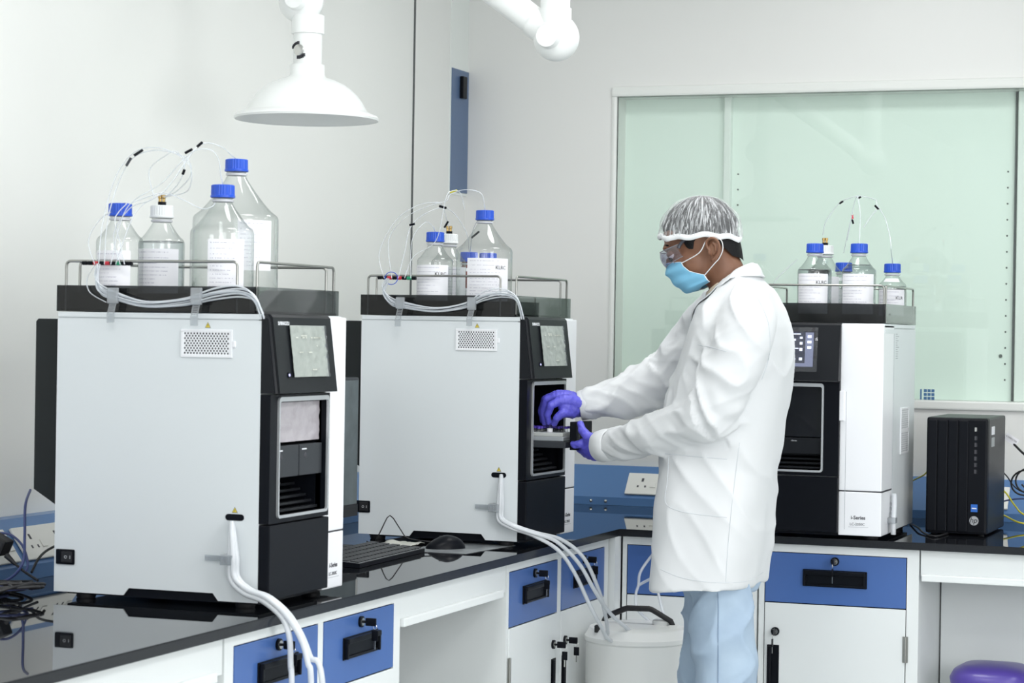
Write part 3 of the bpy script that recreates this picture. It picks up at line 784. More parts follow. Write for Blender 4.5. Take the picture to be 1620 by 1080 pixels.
# ---------------------------------------------------------------- solvent bottles
def bottle(label, pos, kind='1L', cap='blue', liquid=0, amber=False, lab=None, shoulder_lab=False, word=None, sc=1, fit=False, face=0):
    """face = direction (angle) in which the label looks"""
    R, Hh = {'1L': (.0505, .222), '2L': (.068, .262), '3L': (.079, .285), '5L': (.095, .332), '500': (.043, .174)}[kind]
    t = thing('solvent_bottle', label, 'bottle', pos, 0, scale=sc)
    rn = .0185
    zs = Hh-.032-(R-rn)*1.15*(1 if kind != '500' else .85)
    pr = [(R*.86, 0), (R*.96, .003), (R, .010), (R, zs-.010)]
    for k in range(1, 6):
        a = k/6*PI/4; pr.append((R-.018*(1-math.cos(a))*1.2, zs-.010+.016*math.sin(a)*1.2))
    r1, z1 = pr[-1]; zn = Hh-.030
    for k in range(1, 8):
        f = k/8; pr.append((r1+(rn-r1)*(f**.88), z1+(zn-z1)*(f**1.12)))
    pr += [(rn, zn+.004), (rn+.003, zn+.006), (rn+.003, zn+.009), (rn, zn+.010), (rn, Hh)]
    g = MB().lathe(pr, seg=40, cap=False)
    g.lathe([(0.0005, .004), (R*.5, .003), (R*.86, 0)], seg=40, cap=False)
    g.build('glass_body', AMBER if amber else GLASS, t, 60)
    MB().lathe([(rn+.0015, zn-.001), (rn+.005, zn), (rn+.005, zn+.004), (rn+.0015, zn+.0045)], seg=32).build('pour_ring', mat('ring_clear', (.55, .56, .6), .2), t, 50)
    cz = Hh-.022
    cm = CAPB if cap == 'blue' else CAPW
    MB().lathe([(.0245, cz), (.0265, cz+.001), (.0265, cz+.005), (.0245, cz+.006), (.0242, cz+.0265), (.0225, cz+.028), (.001, cz+.028)], seg=56, rib=(cz+.0055, cz+.027, .035)).build('cap', cm, t)
    if fit:
        MB().lathe([(.009, cz+.028), (.009, cz+.036)], seg=12).build('fitting', BLACKP, t)
        q = MB()
        for dx in (-.005, .004): q.lathe([(.0035, cz+.036), (.0035, cz+.043), (.0048, cz+.044), (.0048, cz+.050), (.003, cz+.051)], (dx, 0, 0), 10)
        q.build('brass_fittings', BRASS, t, 40)
    if liquid:
        zl = liquid; q = [(R*.84, .004), (R*.95, .009), (R*.965, .014)]
        for (r_, z_) in pr[3:]:
            if z_ < zl: q.append((r_-.0025, z_))
        rl = q[-1][0]
        q.append((rl, zl)); q.append((.0005, zl+.0002))
        l = MB().lathe(q, seg=32, cap=False).build('liquid', LIQ, t, 60)
        MB().lathe([(rl-.0015, zl-.0004), (rl+.0006, zl+.0004), (rl-.0015, zl+.0012)], seg=32, cap=False).build('liquid_surface_rim', mat('meniscus', (.25, .27, .28), .2), l, 60)
    if lab is None: lab = (.05, zs-.02, 62)
    z0, z1, half = lab
    h = math.radians(half)
    def cyl_pt(a, z, d): return Vector(((R+d)*math.cos(face+a), (R+d)*math.sin(face+a), z))
    q = MB().grid(lambda u, v_: cyl_pt(-h+2*h*u, z0+(z1-z0)*v_, .0006), 20, 1); lb = q.build('label', LABEL, t, 60)
    rr = random.Random(int(abs(pos[0])*1e4))
    q = MB(); z = z1-.008; row = 0
    while z > z0+.004:
        a = -h*.86
        if row in (0, 1, 3): a_end = h*.5
        else: a_end = rr.uniform(-.2, .55)*h
        th = .0009 if row else .0012
        while a < a_end:
            wd = rr.uniform(.01, .06)*(.05/R); b_ = min(a+wd, a_end)
            q.quad(cyl_pt(a, z, .0012), cyl_pt(b_, z, .0012), cyl_pt(b_, z+th, .0012), cyl_pt(a, z+th, .0012)); a = b_+rr.choice([.012, .012, .03, .06])
        z -= .0085 if row > 1 else .012; row += 1
    q.build('label_print', INK, lb)
    if word:
        k = text_mb(word, .014, Matrix.Identity(4), .0001)
        for v_ in k.b.verts:
            v_.co = cyl_pt(v_.co.x/R + h*.55, z1-.026+v_.co.y, .0015)
        k.build('label_word', INKD, lb)
    if shoulder_lab:
        f0, f1 = .20, .62
        def sp(u, v_):
            f = f0+(f1-f0)*v_; r_ = r1+(rn-r1)*(f**.88)+.001; z_ = z1_+(zn-z1_)*(f**1.12)
            a = face + (-.8+1.6*u); return Vector((r_*math.cos(a), r_*math.sin(a), z_))
        z1_ = pr[8][1]
        MB().grid(sp, 12, 6).build('shoulder_label', LABEL, t, 60)
    return t, Hh
TF = .635       # tray floor in instrument coordinates
def on_tray(Dv, px, Yw):
    z = Dv.location[2] + (TF+.0005)*Dv.scale[0]
    p = P(px, 480, Yw); return Vector((p.x, Yw, z))
FA = math.radians(-90)+.12
B1 = {}
B1['a'], h1 = bottle('small clear bottle with blue cap, leftmost on the nearest instrument', on_tray(D1, 188, 4.335), '1L', lab=(.045, .125, 50), face=FA, word=None)
B1['b'], _ = bottle('clear bottle with white cap and brass fittings on the nearest instrument, half full', on_tray(D1, 254, 4.413), '1L', 'white', liquid=.148, fit=True, face=FA+.15, lab=(.035, .132, 60))
B1['c'], _ = bottle('two litre clear bottle with blue cap in front of the five litre bottle', on_tray(D1, 350, 4.36), '2L', face=FA+.5, lab=(.03, .150, 34))
B1['d'], _ = bottle('tallest clear bottle with blue cap at the back of the nearest instrument', on_tray(D1, 371, 4.55), '5L', face=FA+.85, lab=(.09, .20, 26))
B2 = {}
B2['a'], _ = bottle('clear bottle with blue cap and large label, left on the middle instrument', on_tray(D2, 687, 5.93), '1L', face=FA, lab=(.03, .135, 62), word='KLRC')
B2['b'], _ = bottle('clear bottle with white cap half hidden behind the blue capped one on the middle instrument', on_tray(D2, 709, 6.045), '1L', 'white', fit=True, face=FA+.4)
B2['c'], _ = bottle('big clear bottle with blue cap and broad white label on the middle instrument', on_tray(D2, 765, 5.975), '3L', face=FA+.42, lab=(.03, .155, 46), word='KLRC')
B2['d'], _ = bottle('small amber bottle with blue cap behind the big bottle label', on_tray(D2, 741, 6.14), '500', amber=True, face=FA, lab=(.03, .075, 60), shoulder_lab=True)
B2['e'], _ = bottle('small bottle whose blue cap shows through the big bottle', on_tray(D2, 771, 6.208), '500', face=FA)
B3 = {}
B3['a'], _ = bottle('clear bottle with blue cap, left of the row behind the person, two thirds full', on_tray(D3, 1288, 6.66), '1L', liquid=.150, face=FA-.05, lab=(.02, .138, 58), word='KLRC')
B3['b'], _ = bottle('white capped bottle with brass fitting tucked behind the left bottle on the back instrument', on_tray(D3, 1304, 6.79), '1L', 'white', fit=True, face=FA)
B3['c'], _ = bottle('small blue capped bottle peeping out between two larger ones on the back instrument', on_tray(D3, 1334, 6.90), '500', face=FA, shoulder_lab=True)
B3['d'], _ = bottle('clear bottle with blue cap in the middle of the back instrument tray, nearly full', on_tray(D3, 1358, 6.66), '1L', liquid=.165, face=FA, lab=(.02, .138, 62))
B3['e'], _ = bottle('small bottle with blue cap at the right end of the back instrument tray', on_tray(D3, 1411, 6.98), '500', liquid=.11, face=FA, lab=(.02, .10, 62), shoulder_lab=True, word='KLR')

# ---------------------------------------------------------------- solvent tubing
def tubing(label, base, runs, r=.0012, bundle=None, clips=(), marks=()):
    t = thing('solvent_tubing', label, 'tubing', base)
    for pts in runs: MB().tube(pts, r, 6, 7).build('tube', TUBE, t, 60, world=True)
    if bundle:
        pts, nb = bundle; sp = [Vector(p) for p in pts]
        for k in range(nb):
            off = Vector((0, -.0045*(k % 2), .0034*(k-(nb-1)/2)))
            q = [p + off*(1+.5*math.sin(i*1.3+k)) + Vector((.003*math.sin(k*2+i), 0, 0)) for i, p in enumerate(sp)]
            MB().tube(q, .0020, 6, 7).build('tube', TUBE, t, 60, world=True)
    for (a, b, m_, rr_) in marks: MB().cyl(a, b, rr_, seg=8).build('marker_sleeve', m_, t, 40, world=True)
    return t
def cap_top(B, dz=.005): 
    t, h = B; return Vector(t.location) + Vector((0, 0, (h+dz)*t.scale[0]))
def inb(B): return cap_top(B)
BB1 = {k: (v_, h_) for (k, v_), h_ in zip(B1.items(), (.222, .222, .262, .332))}
BB2 = {k: (v_, h_) for (k, v_), h_ in zip(B2.items(), (.222, .222, .285, .174, .174))}
BB3 = {k: (v_, h_) for (k, v_), h_ in zip(B3.items(), (.222, .222, .174, .222, .174))}
def arcs(list_px, end, Y0, Y1):
    n = len(list_px); pts = [P(x, y, Y0+(Y1-Y0)*i/n) for i, (x, y) in enumerate(list_px)]
    return pts + ([end] if end is not None else [])
c = lambda B, k: cap_top(B[k])
YN = 4.262
runs = [
 arcs([(156, 418), (163, 350), (185, 275), (218, 238), (262, 236), (300, 262), (298, 300), (268, 310)], c(BB1, 'b')+Vector((0, 0, .02)), YN, 4.40),
 arcs([(165, 418), (172, 340), (200, 262), (240, 238), (292, 248), (302, 275), (280, 302)], c(BB1, 'b')+Vector((.004, 0, .02)), YN, 4.40),
 arcs([(175, 418), (200, 330), (255, 290), (300, 243), (330, 236), (345, 250), (349, 275)], c(BB1, 'c'), YN, 4.36),
 arcs([(183, 418), (215, 335), (262, 300), (305, 240), (325, 226), (350, 232), (366, 245)], c(BB1, 'd'), YN, 4.55),
 arcs([(190, 418), (180, 370), (205, 330), (235, 318), (262, 306), (290, 316), (320, 330), (338, 325)], c(BB1, 'c')+Vector((-.02, 0, -.03)), YN, 4.33),
 arcs([(150, 418), (140, 380), (160, 345), (190, 330), (215, 318), (250, 306)], c(BB1, 'b')+Vector((-.003, -.003, .02)), YN, 4.38),
 arcs([(197, 418), (190, 385), (182, 350), (188, 335), (200, 322)], c(BB1, 'a'), YN, 4.33),
 arcs([(150, 420), (138, 440), (142, 462), (168, 478)], None, YN-.004, YN-.004),
 arcs([(244, 312), (236, 270), (262, 246), (280, 240), (292, 262), (282, 290)], c(BB1, 'b')+Vector((.003, 0, .015)), 4.39, 4.40),
]
bund = arcs([(156, 420), (154, 440), (160, 458), (184, 470), (230, 481), (290, 476), (340, 464), (380, 462), (404, 474), (417, 500)], None, YN-.012, YN-.012)
marks = [(P(200, 262, 4.29), P(207, 250, 4.30), GREYP, .003), (P(212, 246, 4.3), P(226, 237, 4.31), BLACKP, .003), (P(293, 242, 4.33), P(304, 236, 4.33), BLACKP, .003), (P(312, 232, 4.35), P(320, 225, 4.36), BLACKP, .003), (P(289, 276, 4.37), P(292, 268, 4.37), BLACKP, .0032)]
cols = [BLACKP, BLACKP, RED, BLACKP, RED, BLACKP, GREEN, BLACKP]
def rail_clips(x0, x1, y0, y1, Yw, n):
    for k in range(n):
        x = x0+(x1-x0)*k/(n-1); y = y0+(y1-y0)*k/(n-1); x2 = x+.8*(x1-x0)/(n-1)
        marks_.append((P(x, y, Yw), P(x2, y, Yw), cols[k % 8], .0048))
marks_ = marks; rail_clips(131, 202, 415.5, 416.5, 4.270, 9)
T1 = tubing('bundle of clear solvent tubes looping over the nearest instrument and its bottles', P(230, 481, YN-.02), runs, bundle=(bund, 6), marks=marks)
YN = 5.848
runs = [
 arcs([(608, 440), (600, 400), (625, 350), (660, 325), (690, 320), (700, 325), (706, 345)], c(BB2, 'b')+Vector((0, 0, .015)), YN, 6.04),
 arcs([(620, 440), (615, 380), (640, 345), (680, 325), (706, 318), (712, 308), (735, 300), (760, 305), (766, 322)], c(BB2, 'c'), YN, 5.97),
 arcs([(630, 440), (640, 400), (652, 355), (690, 330), (716, 335), (738, 368), (742, 395)], c(BB2, 'd'), YN, 6.12),
 arcs([(640, 440), (655, 405), (690, 380), (705, 315), (715, 302), (728, 305), (735, 330)], None, YN, 6.0),
 arcs([(650, 440), (652, 380), (672, 352), (684, 357)], c(BB2, 'a'), YN, 5.92),
 arcs([(612, 445), (606, 462), (622, 475), (650, 480)], None, YN-.006, YN-.006),
 arcs([(744, 398), (748, 365), (758, 345)], c(BB2, 'c')+Vector((-.01, .0, -.02)), 6.14, 6.0),
]
bund = arcs([(614, 442), (607, 458), (618, 476), (640, 484), (688, 490), (735, 482), (765, 468), (795, 464), (818, 474), (828, 502)], None, YN-.012, YN-.012)
marks = [(P(648, 356, 5.9), P(656, 354, 5.9), BLACKP, .003), (P(695, 326, 5.95), P(706, 329, 5.95), BLACKP, .0035), (P(712, 304, 5.95), P(723, 301, 5.95), YEL, .003), (P(703, 360, 6.0), P(709, 350, 6.0), BLACKP, .003), (P(746, 376, 6.05), P(758, 366, 6.05), GREYP, .003)]
marks_ = marks; rail_clips(598, 652, 439, 440, 5.856, 8)
T2 = tubing('bundle of clear solvent tubes looping over the middle instrument and its bottles', P(688, 490, YN-.02), runs, bundle=(bund, 6), marks=marks)
MB().tube([P(619+10*math.cos(a), 440+10*math.sin(a), YN-.006-.004*math.sin(a)) for a in [i*PI/8 for i in range(17)]], .0012, 6, 1).build('blue_tie', CAPB, T2, 60, world=True)
runs = [
 arcs([(1222, 455), (1228, 442), (1245, 425), (1262, 410)], None, 6.75, 6.78),
 arcs([(1302, 372), (1306, 352), (1320, 330), (1331, 318)], None, 6.79, 6.75),
 arcs([(1331, 318), (1348, 312), (1362, 310), (1385, 316), (1388, 325), (1400, 345), (1408, 375), (1410, 398)], c(BB3, 'e'), 6.75, 6.66),
 arcs([(1340, 380), (1345, 355), (1352, 320), (1357, 312), (1361, 340), (1360, 370)], c(BB3, 'd'), 6.75, 6.66),
 arcs([(1335, 400), (1341, 370), (1347, 345), (1350, 340)], None, 6.85, 6.75),
 arcs([(1366, 360), (1378, 342), (1390, 328)], None, 6.7, 6.7),
]
marks = [(P(1328, 322, 6.75), P(1334, 318, 6.75), BLACKP, .003), (P(1357, 314, 6.73), P(1362, 311, 6.73), BLACKP, .003), (P(1384, 325, 6.7), P(1390, 331, 6.7), BLACKP, .003), (P(1348, 340, 6.75), P(1349, 346, 6.75), RED, .003), (P(1348, 347, 6.75), P(1350, 354, 6.75), BLACKP, .003)]
T3 = tubing('thin clear tubes arching over the bottles on the back instrument', P(1350, 380, 6.78), runs, marks=marks)
# plastic ties that clip each bundle to the tray
def strap(label, Yw, px, py0, py1, py2, grp):
    t = thing('cable_strap', label, 'cable strap', P(px, py1, Yw))
    a, b_, c_ = P(px, py0, Yw), P(px, py1, Yw), P(px-4, py2, Yw)
    MB().box(a.x-.012, a.x+.012, Yw-.008, Yw+.002, b_.z, a.z, .002).build('buckle', CLIPM, t, world=True)
    q = MB()
    for dx in (-.008, .0065): q.prism([(a.x+dx, b_.z), (a.x+dx+.002, b_.z), (c_.x+dx+.002, c_.z+.02), (c_.x+dx, c_.z+.02)], 1, Yw-.004, Yw-.0025)
    n = 7
    for k in range(n):
        z = b_.z + (c_.z+.02-b_.z)*k/n; x = a.x + (c_.x-a.x)*k/n; q.box(x-.007, x+.007, Yw-.004, Yw-.0025, z-.0016, z+.0006)
    q.box(c_.x-.009, c_.x+.009, Yw-.004, Yw-.0025, c_.z, c_.z+.02, .0005)
    q.build('ladder_strap', CLIPM, t, world=True)
strap('clear ladder strap holding the tubes at the rear of the nearest tray', 4.245, 180, 455, 480, 510, None)
strap('clear ladder strap holding the tubes at mid length of the nearest tray', 4.245, 312, 455, 482, 515, None)
strap('clear ladder strap holding the tubes at the rear of the middle tray', 5.83, 634, 470, 488, 516, None)
strap('clear ladder strap holding the tubes near the front of the middle tray', 5.83, 747, 470, 490, 515, None)

# ---------------------------------------------------------------- drain hoses
def hoses(label, base, lists, r=.0048, m_=None):
    t = thing('drain_hoses', label, 'hose', base)
    for q in lists: MB().tube(q, r, 10, 8).build('hose', m_ or TUBED, t, 60, world=True)
    return t
ya = 4.245
main = [(367, 826, 4.262), (367, 850, ya), (368, 885, ya-.004), (370, 915, ya-.004), (392, 936, ya-.01), (420, 947, ya-.02), (450, 973, ya-.02)]
def mk(main, tail, off):
    pts = [P(*p) for p in main+tail]; n = len(pts)
    return [p + Vector(off)*(min(1, i/2)) for i, p in enumerate(pts)]
l1 = mk(main, [(462, 1005, ya-.02), (464, 1050, ya-.02), (466, 1110, ya-.03), (466, 1500, ya)], (-.004, -.004, -.004))
l2 = mk(main, [(474, 1010, ya-.02), (486, 1050, ya-.03), (492, 1110, ya-.03), (494, 1500, ya)], (.004, -.006, .004))
l3 = mk(main, [(470, 1005, ya-.02), (484, 1040, ya-.02), (505, 1100, ya-.02), (508, 1500, ya)], (.008, .002, .003))
hoses('three milky drain hoses clamped to the nearest instrument, hanging over the worktop edge', P(367, 826, ya), [l1, l2, l3], .0062)
ya = 5.838
main = [(793, 751, 5.852), (792, 770, ya), (791, 800, ya-.004), (792, 822, ya-.006), (812, 834, ya-.015), (845, 845, 5.85)]
CAN = Vector((P(1008, 1000, 6.28).x, 6.28, 0))
CANZ = .60
def tt(px, py, Y): return (px, py, Y)
l1 = mk(main, [(885, 868, 5.90), (912, 905, 5.95), (938, 960, 6.0), (954, 990, 6.06), (964, 1008, 6.12), (982, 1016, 6.16), (1000, 1010, 6.18), (1004, 1000, 6.22)], (-.004, -.004, -.002))
l2 = mk(main, [(880, 858, 5.90), (915, 892, 5.96), (940, 935, 6.0), (962, 968, 6.08), (988, 992, 6.15), (1003, 1001, 6.2), (1028, 999, 6.26), (1046, 1005, 6.3)], (.003, -.006, .003))
l3 = mk(main, [(885, 856, 5.92), (920, 885, 5.97), (945, 940, 6.02), (956, 985, 6.1), (958, 1008, 6.15)], (.006, .002, .004))
hoses('milky drain hoses running from the middle instrument down into the white canister', P(793, 751, ya), [l1, l2, l3], .0055)
q1 = [P(1060, 845, 6.5), P(1030, 880, 6.5), P(1013, 905, 6.48), P(1010, 925, 6.47), P(1006, 940, 6.46), P(1008, 962, 6.44), P(1025, 980, 6.4), P(1052, 998, 6.36), P(1058, 1012, 6.34)]
q2 = [P(1080, 890, 6.46), P(1050, 905, 6.46), P(1020, 920, 6.47), P(1010, 926, 6.47)]
q3 = [P(1034, 870, 6.5), P(1040, 930, 6.47), P(1052, 980, 6.42), P(1062, 1010, 6.36)]
hoses('clear forked drain tube in front of the blue drawer behind the person', q1[0], [q1, q2, q3], .0042, TUBE)

# ---------------------------------------------------------------- canister
t = thing('canister', 'white round plastic canister with black handle on the floor beside the person', 'canister', CAN)
R = .147
pr = [(R-.012, 0), (R-.004, .004), (R, .014), (R, CANZ-.045), (R+.004, CANZ-.040), (R+.004, CANZ-.028), (R, CANZ-.024), (R-.010, CANZ-.004), (R-.02, CANZ), (R-.05, CANZ+.004), (.0005, CANZ+.006)]
MB().lathe(pr, seg=56, cap=False).build('body', CANW, t, 35)
MB().lathe([(.03, CANZ), (.03, CANZ+.016), (.024, CANZ+.02), (.0005, CANZ+.02)], (.07, .02, 0), 24).build('spout_collar', CANW, t, 40)
MB().lathe([(.010, CANZ-.012), (.010, CANZ+.006), (.006, CANZ+.009)], (-.085, -.105, 0), 16).build('stopper', RUB, t, 40)
q = MB().tube([(-.105, 0, CANZ-.005), (-.095, 0, CANZ+.02), (-.04, 0, CANZ+.045), (-.03, 0, CANZ+.048), (.035, 0, CANZ+.05), (.045, 0, CANZ+.047), (.10, 0, CANZ+.018), (.11, 0, CANZ-.005)], .0085, 8, 1)
q.build('handle', RUB, t, 50)
for x in (-.105, .11): MB().box(x-.014, x+.014, -.014, .014, CANZ-.008, CANZ+.008, .003).build('handle_lug', CANW, t)

# ---------------------------------------------------------------- monitor, keyboard, mouse, brochure
t = thing('monitor', 'dark glossy computer monitor wedged between the two left instruments', 'monitor', (-2.583, 5.50, BT))
MB().box(-.012, .012, -.285, .292, .072, .455, .004).build('bezel', GREYP, t)
MB().box(.0121, .0135, -.276, .284, .106, .447).build('screen', mat('screen_reflective', (.035, .05, .055), .12, var=(18, (.10, .13, .14))), t)
MB().box(.0121, .0138, -.285, .292, .072, .104, .001).build('chin', CHAR, t)
MB().box(-.05, -.013, -.03, .03, .0085, .30, .006).build('stand', BLACKP, t)
MB().box(-.09, .08, -.12, .12, 0.0002, .008, .003).build('base', BLACKP, t)
t = thing('keyboard', 'black computer keyboard with pale grey key edges on the left worktop', 'keyboard', (-2.355, 5.36, BT), math.radians(1.5))
MB().prism([(-.078, .001), (.078, .001), (.078, .011), (-.078, .021)], 1, -.225, .225).build('case', BLACKP, t)
kb = mat('key_black', (.035, .037, .04), .45, bump=(300, .03, .0003)); kedge = mat('key_edge_grey', (.33, .35, .36), .5)
proto = None
for i in range(5):
    for j in range(19):
        x = -.060+i*.030 ; y = -.208+j*.0231
        z = .021-(x+.078)/.156*.010
        if proto is None:
            k = MB().box(-.0112, .0112, -.0090, .0090, 0, .004, .0008).build('key', kb, t); proto = k
            sk = MB().box(-.0128, .0128, -.0106, .0106, -.0008, .0006).build('key_skirt', kedge, k)
        else:
            k = proto.copy(); COL.objects.link(k); k.parent = t
            d = sk.copy(); COL.objects.link(d); d.parent = k
        k.location = (x, y, z); k.rotation_euler = (0, math.atan2(.010, .156), 0)
t = thing('computer_mouse', 'black computer mouse on a printed sheet in front of the middle instrument', 'mouse', (-2.275, 5.715, BT+.0012), math.radians(12))
q = MB().ell((0, 0, 0), (.034, .056, .036), seg=28, rng=18)
for v in q.b.verts:
    v.co.z = max(v.co.z, 0); v.co.z *= 1-.35*max(0, -v.co.y/.056)
    v.co.y += .0
q.b.transform(Matrix.Rotation(math.radians(-60), 4, 'Z'))
q.build('shell', BLACKP, t, 60)
MB().box(-.018, -.010, -.004, .004, .026, .033, .002, None).build('scroll_wheel', RUB, t)
q = MB().tube([P(700, 858, 5.70)+Vector((0, 0, 0)), P(648, 852, 5.68), P(634, 838, 5.67), P(617, 815, 5.66), P(604, 836, 5.64), PZ(592, 858, BT+.004), PZ(580, 856, BT+.004)], .0016, 6, 3)
tag(q.build('mouse_cable', RUB, None, 60), 'thin black mouse cable arching up behind the keyboard', 'cable')
q = MB().prism([(-2.141, 5.898), (-2.172, 5.60), (-2.345, 5.60), (-2.345, 5.90)], 2, BT+.0003, BT+.0011)
tag(q.build('printed_sheet', BROCH), 'grey printed sheet lying under the mouse', 'paper')
q = MB().grid(lambda u, v: Vector((-2.47+u*.10, 5.60+v*.20, BT+.004+.012*abs(noise.noise(Vector((u*4, v*4, 3)))))), 16, 20)
o = q.build('crumpled_paper', HEAT, None, 50); md = o.modifiers.new('t', 'SOLIDIFY'); md.thickness = .001
tag(o, 'crumpled beige paper packet under the monitor behind the keyboard', 'paper')

# ---------------------------------------------------------------- extraction arms
HY = 5.2
hc = P(485, 190, HY)
t = thing('extraction_hood', 'white dome extraction hood on a jointed arm above the left instruments', 'extraction hood', (hc.x, HY, hc.z))
R = .180
pr = [(R-.010, .004), (R, .000), (R+.002, .005), (R-.003, .012), (.165, .016), (.153, .022), (.146, .034), (.138, .047), (.127, .062), (.113, .076), (.095, .089), (.070, .100), (.048, .107), (.0435, .113), (.043, .138)]
inn = [(R-.022, .014), (.142, .026), (.132, .045), (.108, .070), (.066, .094), (.038, .106), (.034, .138)]
MB().lathe([(r_, z_) for r_, z_ in inn[::-1]] + pr, seg=72, cap=False).build('dome', PIPEW, t, 40)
o = MB().lathe([(.036, .138), (.036, .215), (.0365, .2151), (.041, .216), (.041, .262), (.0, .262)], seg=36, cap=False); o.build('neck', PIPEW, t, 35)
q = MB().lathe([(.010, 0), (.014, .002), (.014, .004), (.009, .006)], (-.006, -.036, .172), 24, (0, -1, 0)); q.build('damper_knob', CHROME, t, 35)
q = MB()
for a0 in (100, 260):
    for k in range(5):
        a = math.radians(a0+k*14); q.box(-.006+.018*math.cos(a)-.003, -.006+.018*math.cos(a)+.003, -.0375, -.0345, .172+.018*math.sin(a)-.004, .172+.018*math.sin(a)+.004)
q.build('damper_marks', INKD, t)
o = MB(); c0 = Vector((-.020, 0, .300))
o.ell(c0, (.058, .050, .056), seg=32, rng=20); o.build('swivel_joint', PIPEW, t, 60)
MB().cyl(c0+Vector((.008, -.045, 0)), c0+Vector((.008, -.060, 0)), .030, .026, 28).build('joint_knob', PIPEW, t, 40)
MB().cyl(c0+Vector((.02, .0, .02)), Vector((.07, .10, CZ-hc.z-.02)), .038, seg=28).build('arm_tube', PIPEW, t, 40)
MB().lathe([(.08, 0), (.08, .02), (.05, .03)], (.07, .10, CZ-hc.z-.0305), 28).build('ceiling_flange', PIPEW, t, 40)
ac = P(880, 60, 5.5)
t = thing('fume_extractor', 'white jointed extraction arm elbow hanging from the ceiling left of the window', 'extraction arm', ac)
o = MB(); o.ell((0, 0, 0), (.060, .052, .060), seg=32, rng=20); o.build('swivel_joint', PIPEW, t, 60)
MB().cyl((-.004, -.045, -.002), (-.004, -.064, -.002), .032, .028, 28).build('joint_knob', PIPEW, t, 40)
MB().cyl((-.004, 0, .02), (-.004, 0, .075), .042, seg=28).cyl((-.004, 0, .075), (-.004, 0, CZ-ac.z-.03), .038, seg=28).build('arm_tube', PIPEW, t, 40)
dv = Vector((-1, 0, .73)).normalized()
MB().cyl(dv*.02, dv*.075, .041, seg=28).cyl(dv*.075, dv*.75, .037, seg=28).build('arm_tube', PIPEW, t, 40)
MB().lathe([(.08, 0), (.08, .02), (.05, .03)], (-.004, 0, CZ-ac.z-.0305), 28).build('ceiling_flange', PIPEW, t, 40)

# ---------------------------------------------------------------- computer tower
t = thing('computer_tower', 'black computer tower with ribbed front standing right of the back instrument', 'computer', (-1.094, 6.895, BT), math.radians(-.5))
wd, dp, ht = .184, .33, .352
o = MB().box(-wd/2, wd/2, .004, dp, .004, ht, .006); o.build('case', CHAR, t)
o = MB().box(-wd/2, wd/2, -.014, .006, .003, ht, .008); fp = o.build('front_panel', BLACKP, t)
for k in range(4):
    x = -wd/2+.004+k*.031
    MB().box(x, x+.029, -.0175, -.013, .010, ht-.008, .003).build('front_rib', BLACKP, fp)
for k, z in enumerate((.318, .292, .272, .251, .231, .212, .192)):
    MB().box(.052, .058, -.0148, -.0138, z-.006, z+.006).build('port', CHROME if k == 0 else INKD, fp)
    MB().box(.0595, .0605, -.0146, -.0138, z-.006, z+.006).build('port_edge', GREYP, fp)
o = MB().box(.044, .064, -.0147, -.0139, .071, .094, .0005); bs = o.build('sticker', mat('sticker_blue_bright', (.02, .14, .55), .4), fp)
q = MB().box(.047, .061, -.0152, -.0147, .080, .084); q.build('print', INKW, fp)
cx, cz = .054, .045; q = MB()
q.lathe([(.0138, 0), (.0138, .0008)], (cx, -.0139, cz), 36, (0, -1, 0)); q.build('logo_disc', mat('logo_silver', (.55, .56, .58), .3, metal=.8), fp, 40)
sh = Matrix(((1, .25, 0, 0), (0, 1, 0, 0), (0, 0, 1, 0), (0, 0, 0, 1)))
q = text_mb('hp', .0235, frame_M((cx-.0003, -.0150, cz+.001), (1, 0, 0), (0, 0, 1)) @ sh, .0002); q.build('logo_letters', BLACKP, fp)
for z0_, z1_, g in ((.300, .325, LABEL), (.264, .292, mat('sticker_grey', (.35, .37, .38), .5))):
    MB().box(wd/2, wd/2+.0006, .05, .11, z0_, z1_).build('side_sticker', g, t)
for x in (-.07, .07):
    for y in (.02, .28): MB().lathe([(.01, 0), (.01, .005)], (x, y, 0), 10).build('foot', RUB, t)
# loose cables right of it
YC = 7.2
def cable(label, pts, m_, r=.0028):
    o = MB().tube(pts, r, 8, 7).build('cable', m_, None, 60); return tag(o, label, 'cable')
cable('thick black cable with white tag right of the tower', [P(1572, 680, 7.25), P(1600, 699, 7.25), P(1625, 722, 7.2), P(1680, 760, 7.1), P(1720, 840, 7.2)], RUB, .0038)
tg = P(1600, 695, 7.243)
o = MB().box(-.022, .022, -.0008, .0008, -.012, .012)
o.b.transform(Matrix.Translation(tg) @ Matrix.Rotation(math.radians(32), 4, 'Y')); 
o = o.build('cable_tag', LABEL)
tag(o, 'white paper tag stuck on the black cable right of the tower', 'label')
q = text_mb('COMPUTER', .0075, Matrix.Translation(tg+Vector((0, -.0012, .002))) @ Matrix.Rotation(math.radians(32), 4, 'Y') @ frame_M((0, 0, 0), (1, 0, 0), (0, 0, 1)), .0001)
o2 = q.build('tag_print', INKD, None); o2.parent = o
cable('yellow cable sweeping down from behind the tower to the right edge', [P(1570, 765, 7.25), P(1590, 778, 7.22), P(1606, 800, 7.2), P(1625, 816, 7.15), P(1700, 840, 7.2)], YEL)
cable('lower yellow cable lying on the raceway right of the tower', [P(1560, 806, 7.3), P(1588, 815, 7.25), P(1620, 828, 7.2), P(1700, 836, 7.25)], YEL)
cable('yellow cable end seen between the back instrument and the tower', [P(1440, 762, 7.3), P(1460, 752, 7.25), P(1475, 744, 7.25), P(1500, 770, 7.3)], YEL, .0022)
cable('thin black cable crossing behind the yellow cables', [P(1575, 735, 7.3), P(1592, 752, 7.28), P(1612, 775, 7.28), P(1660, 790, 7.3)], RUB, .0022)
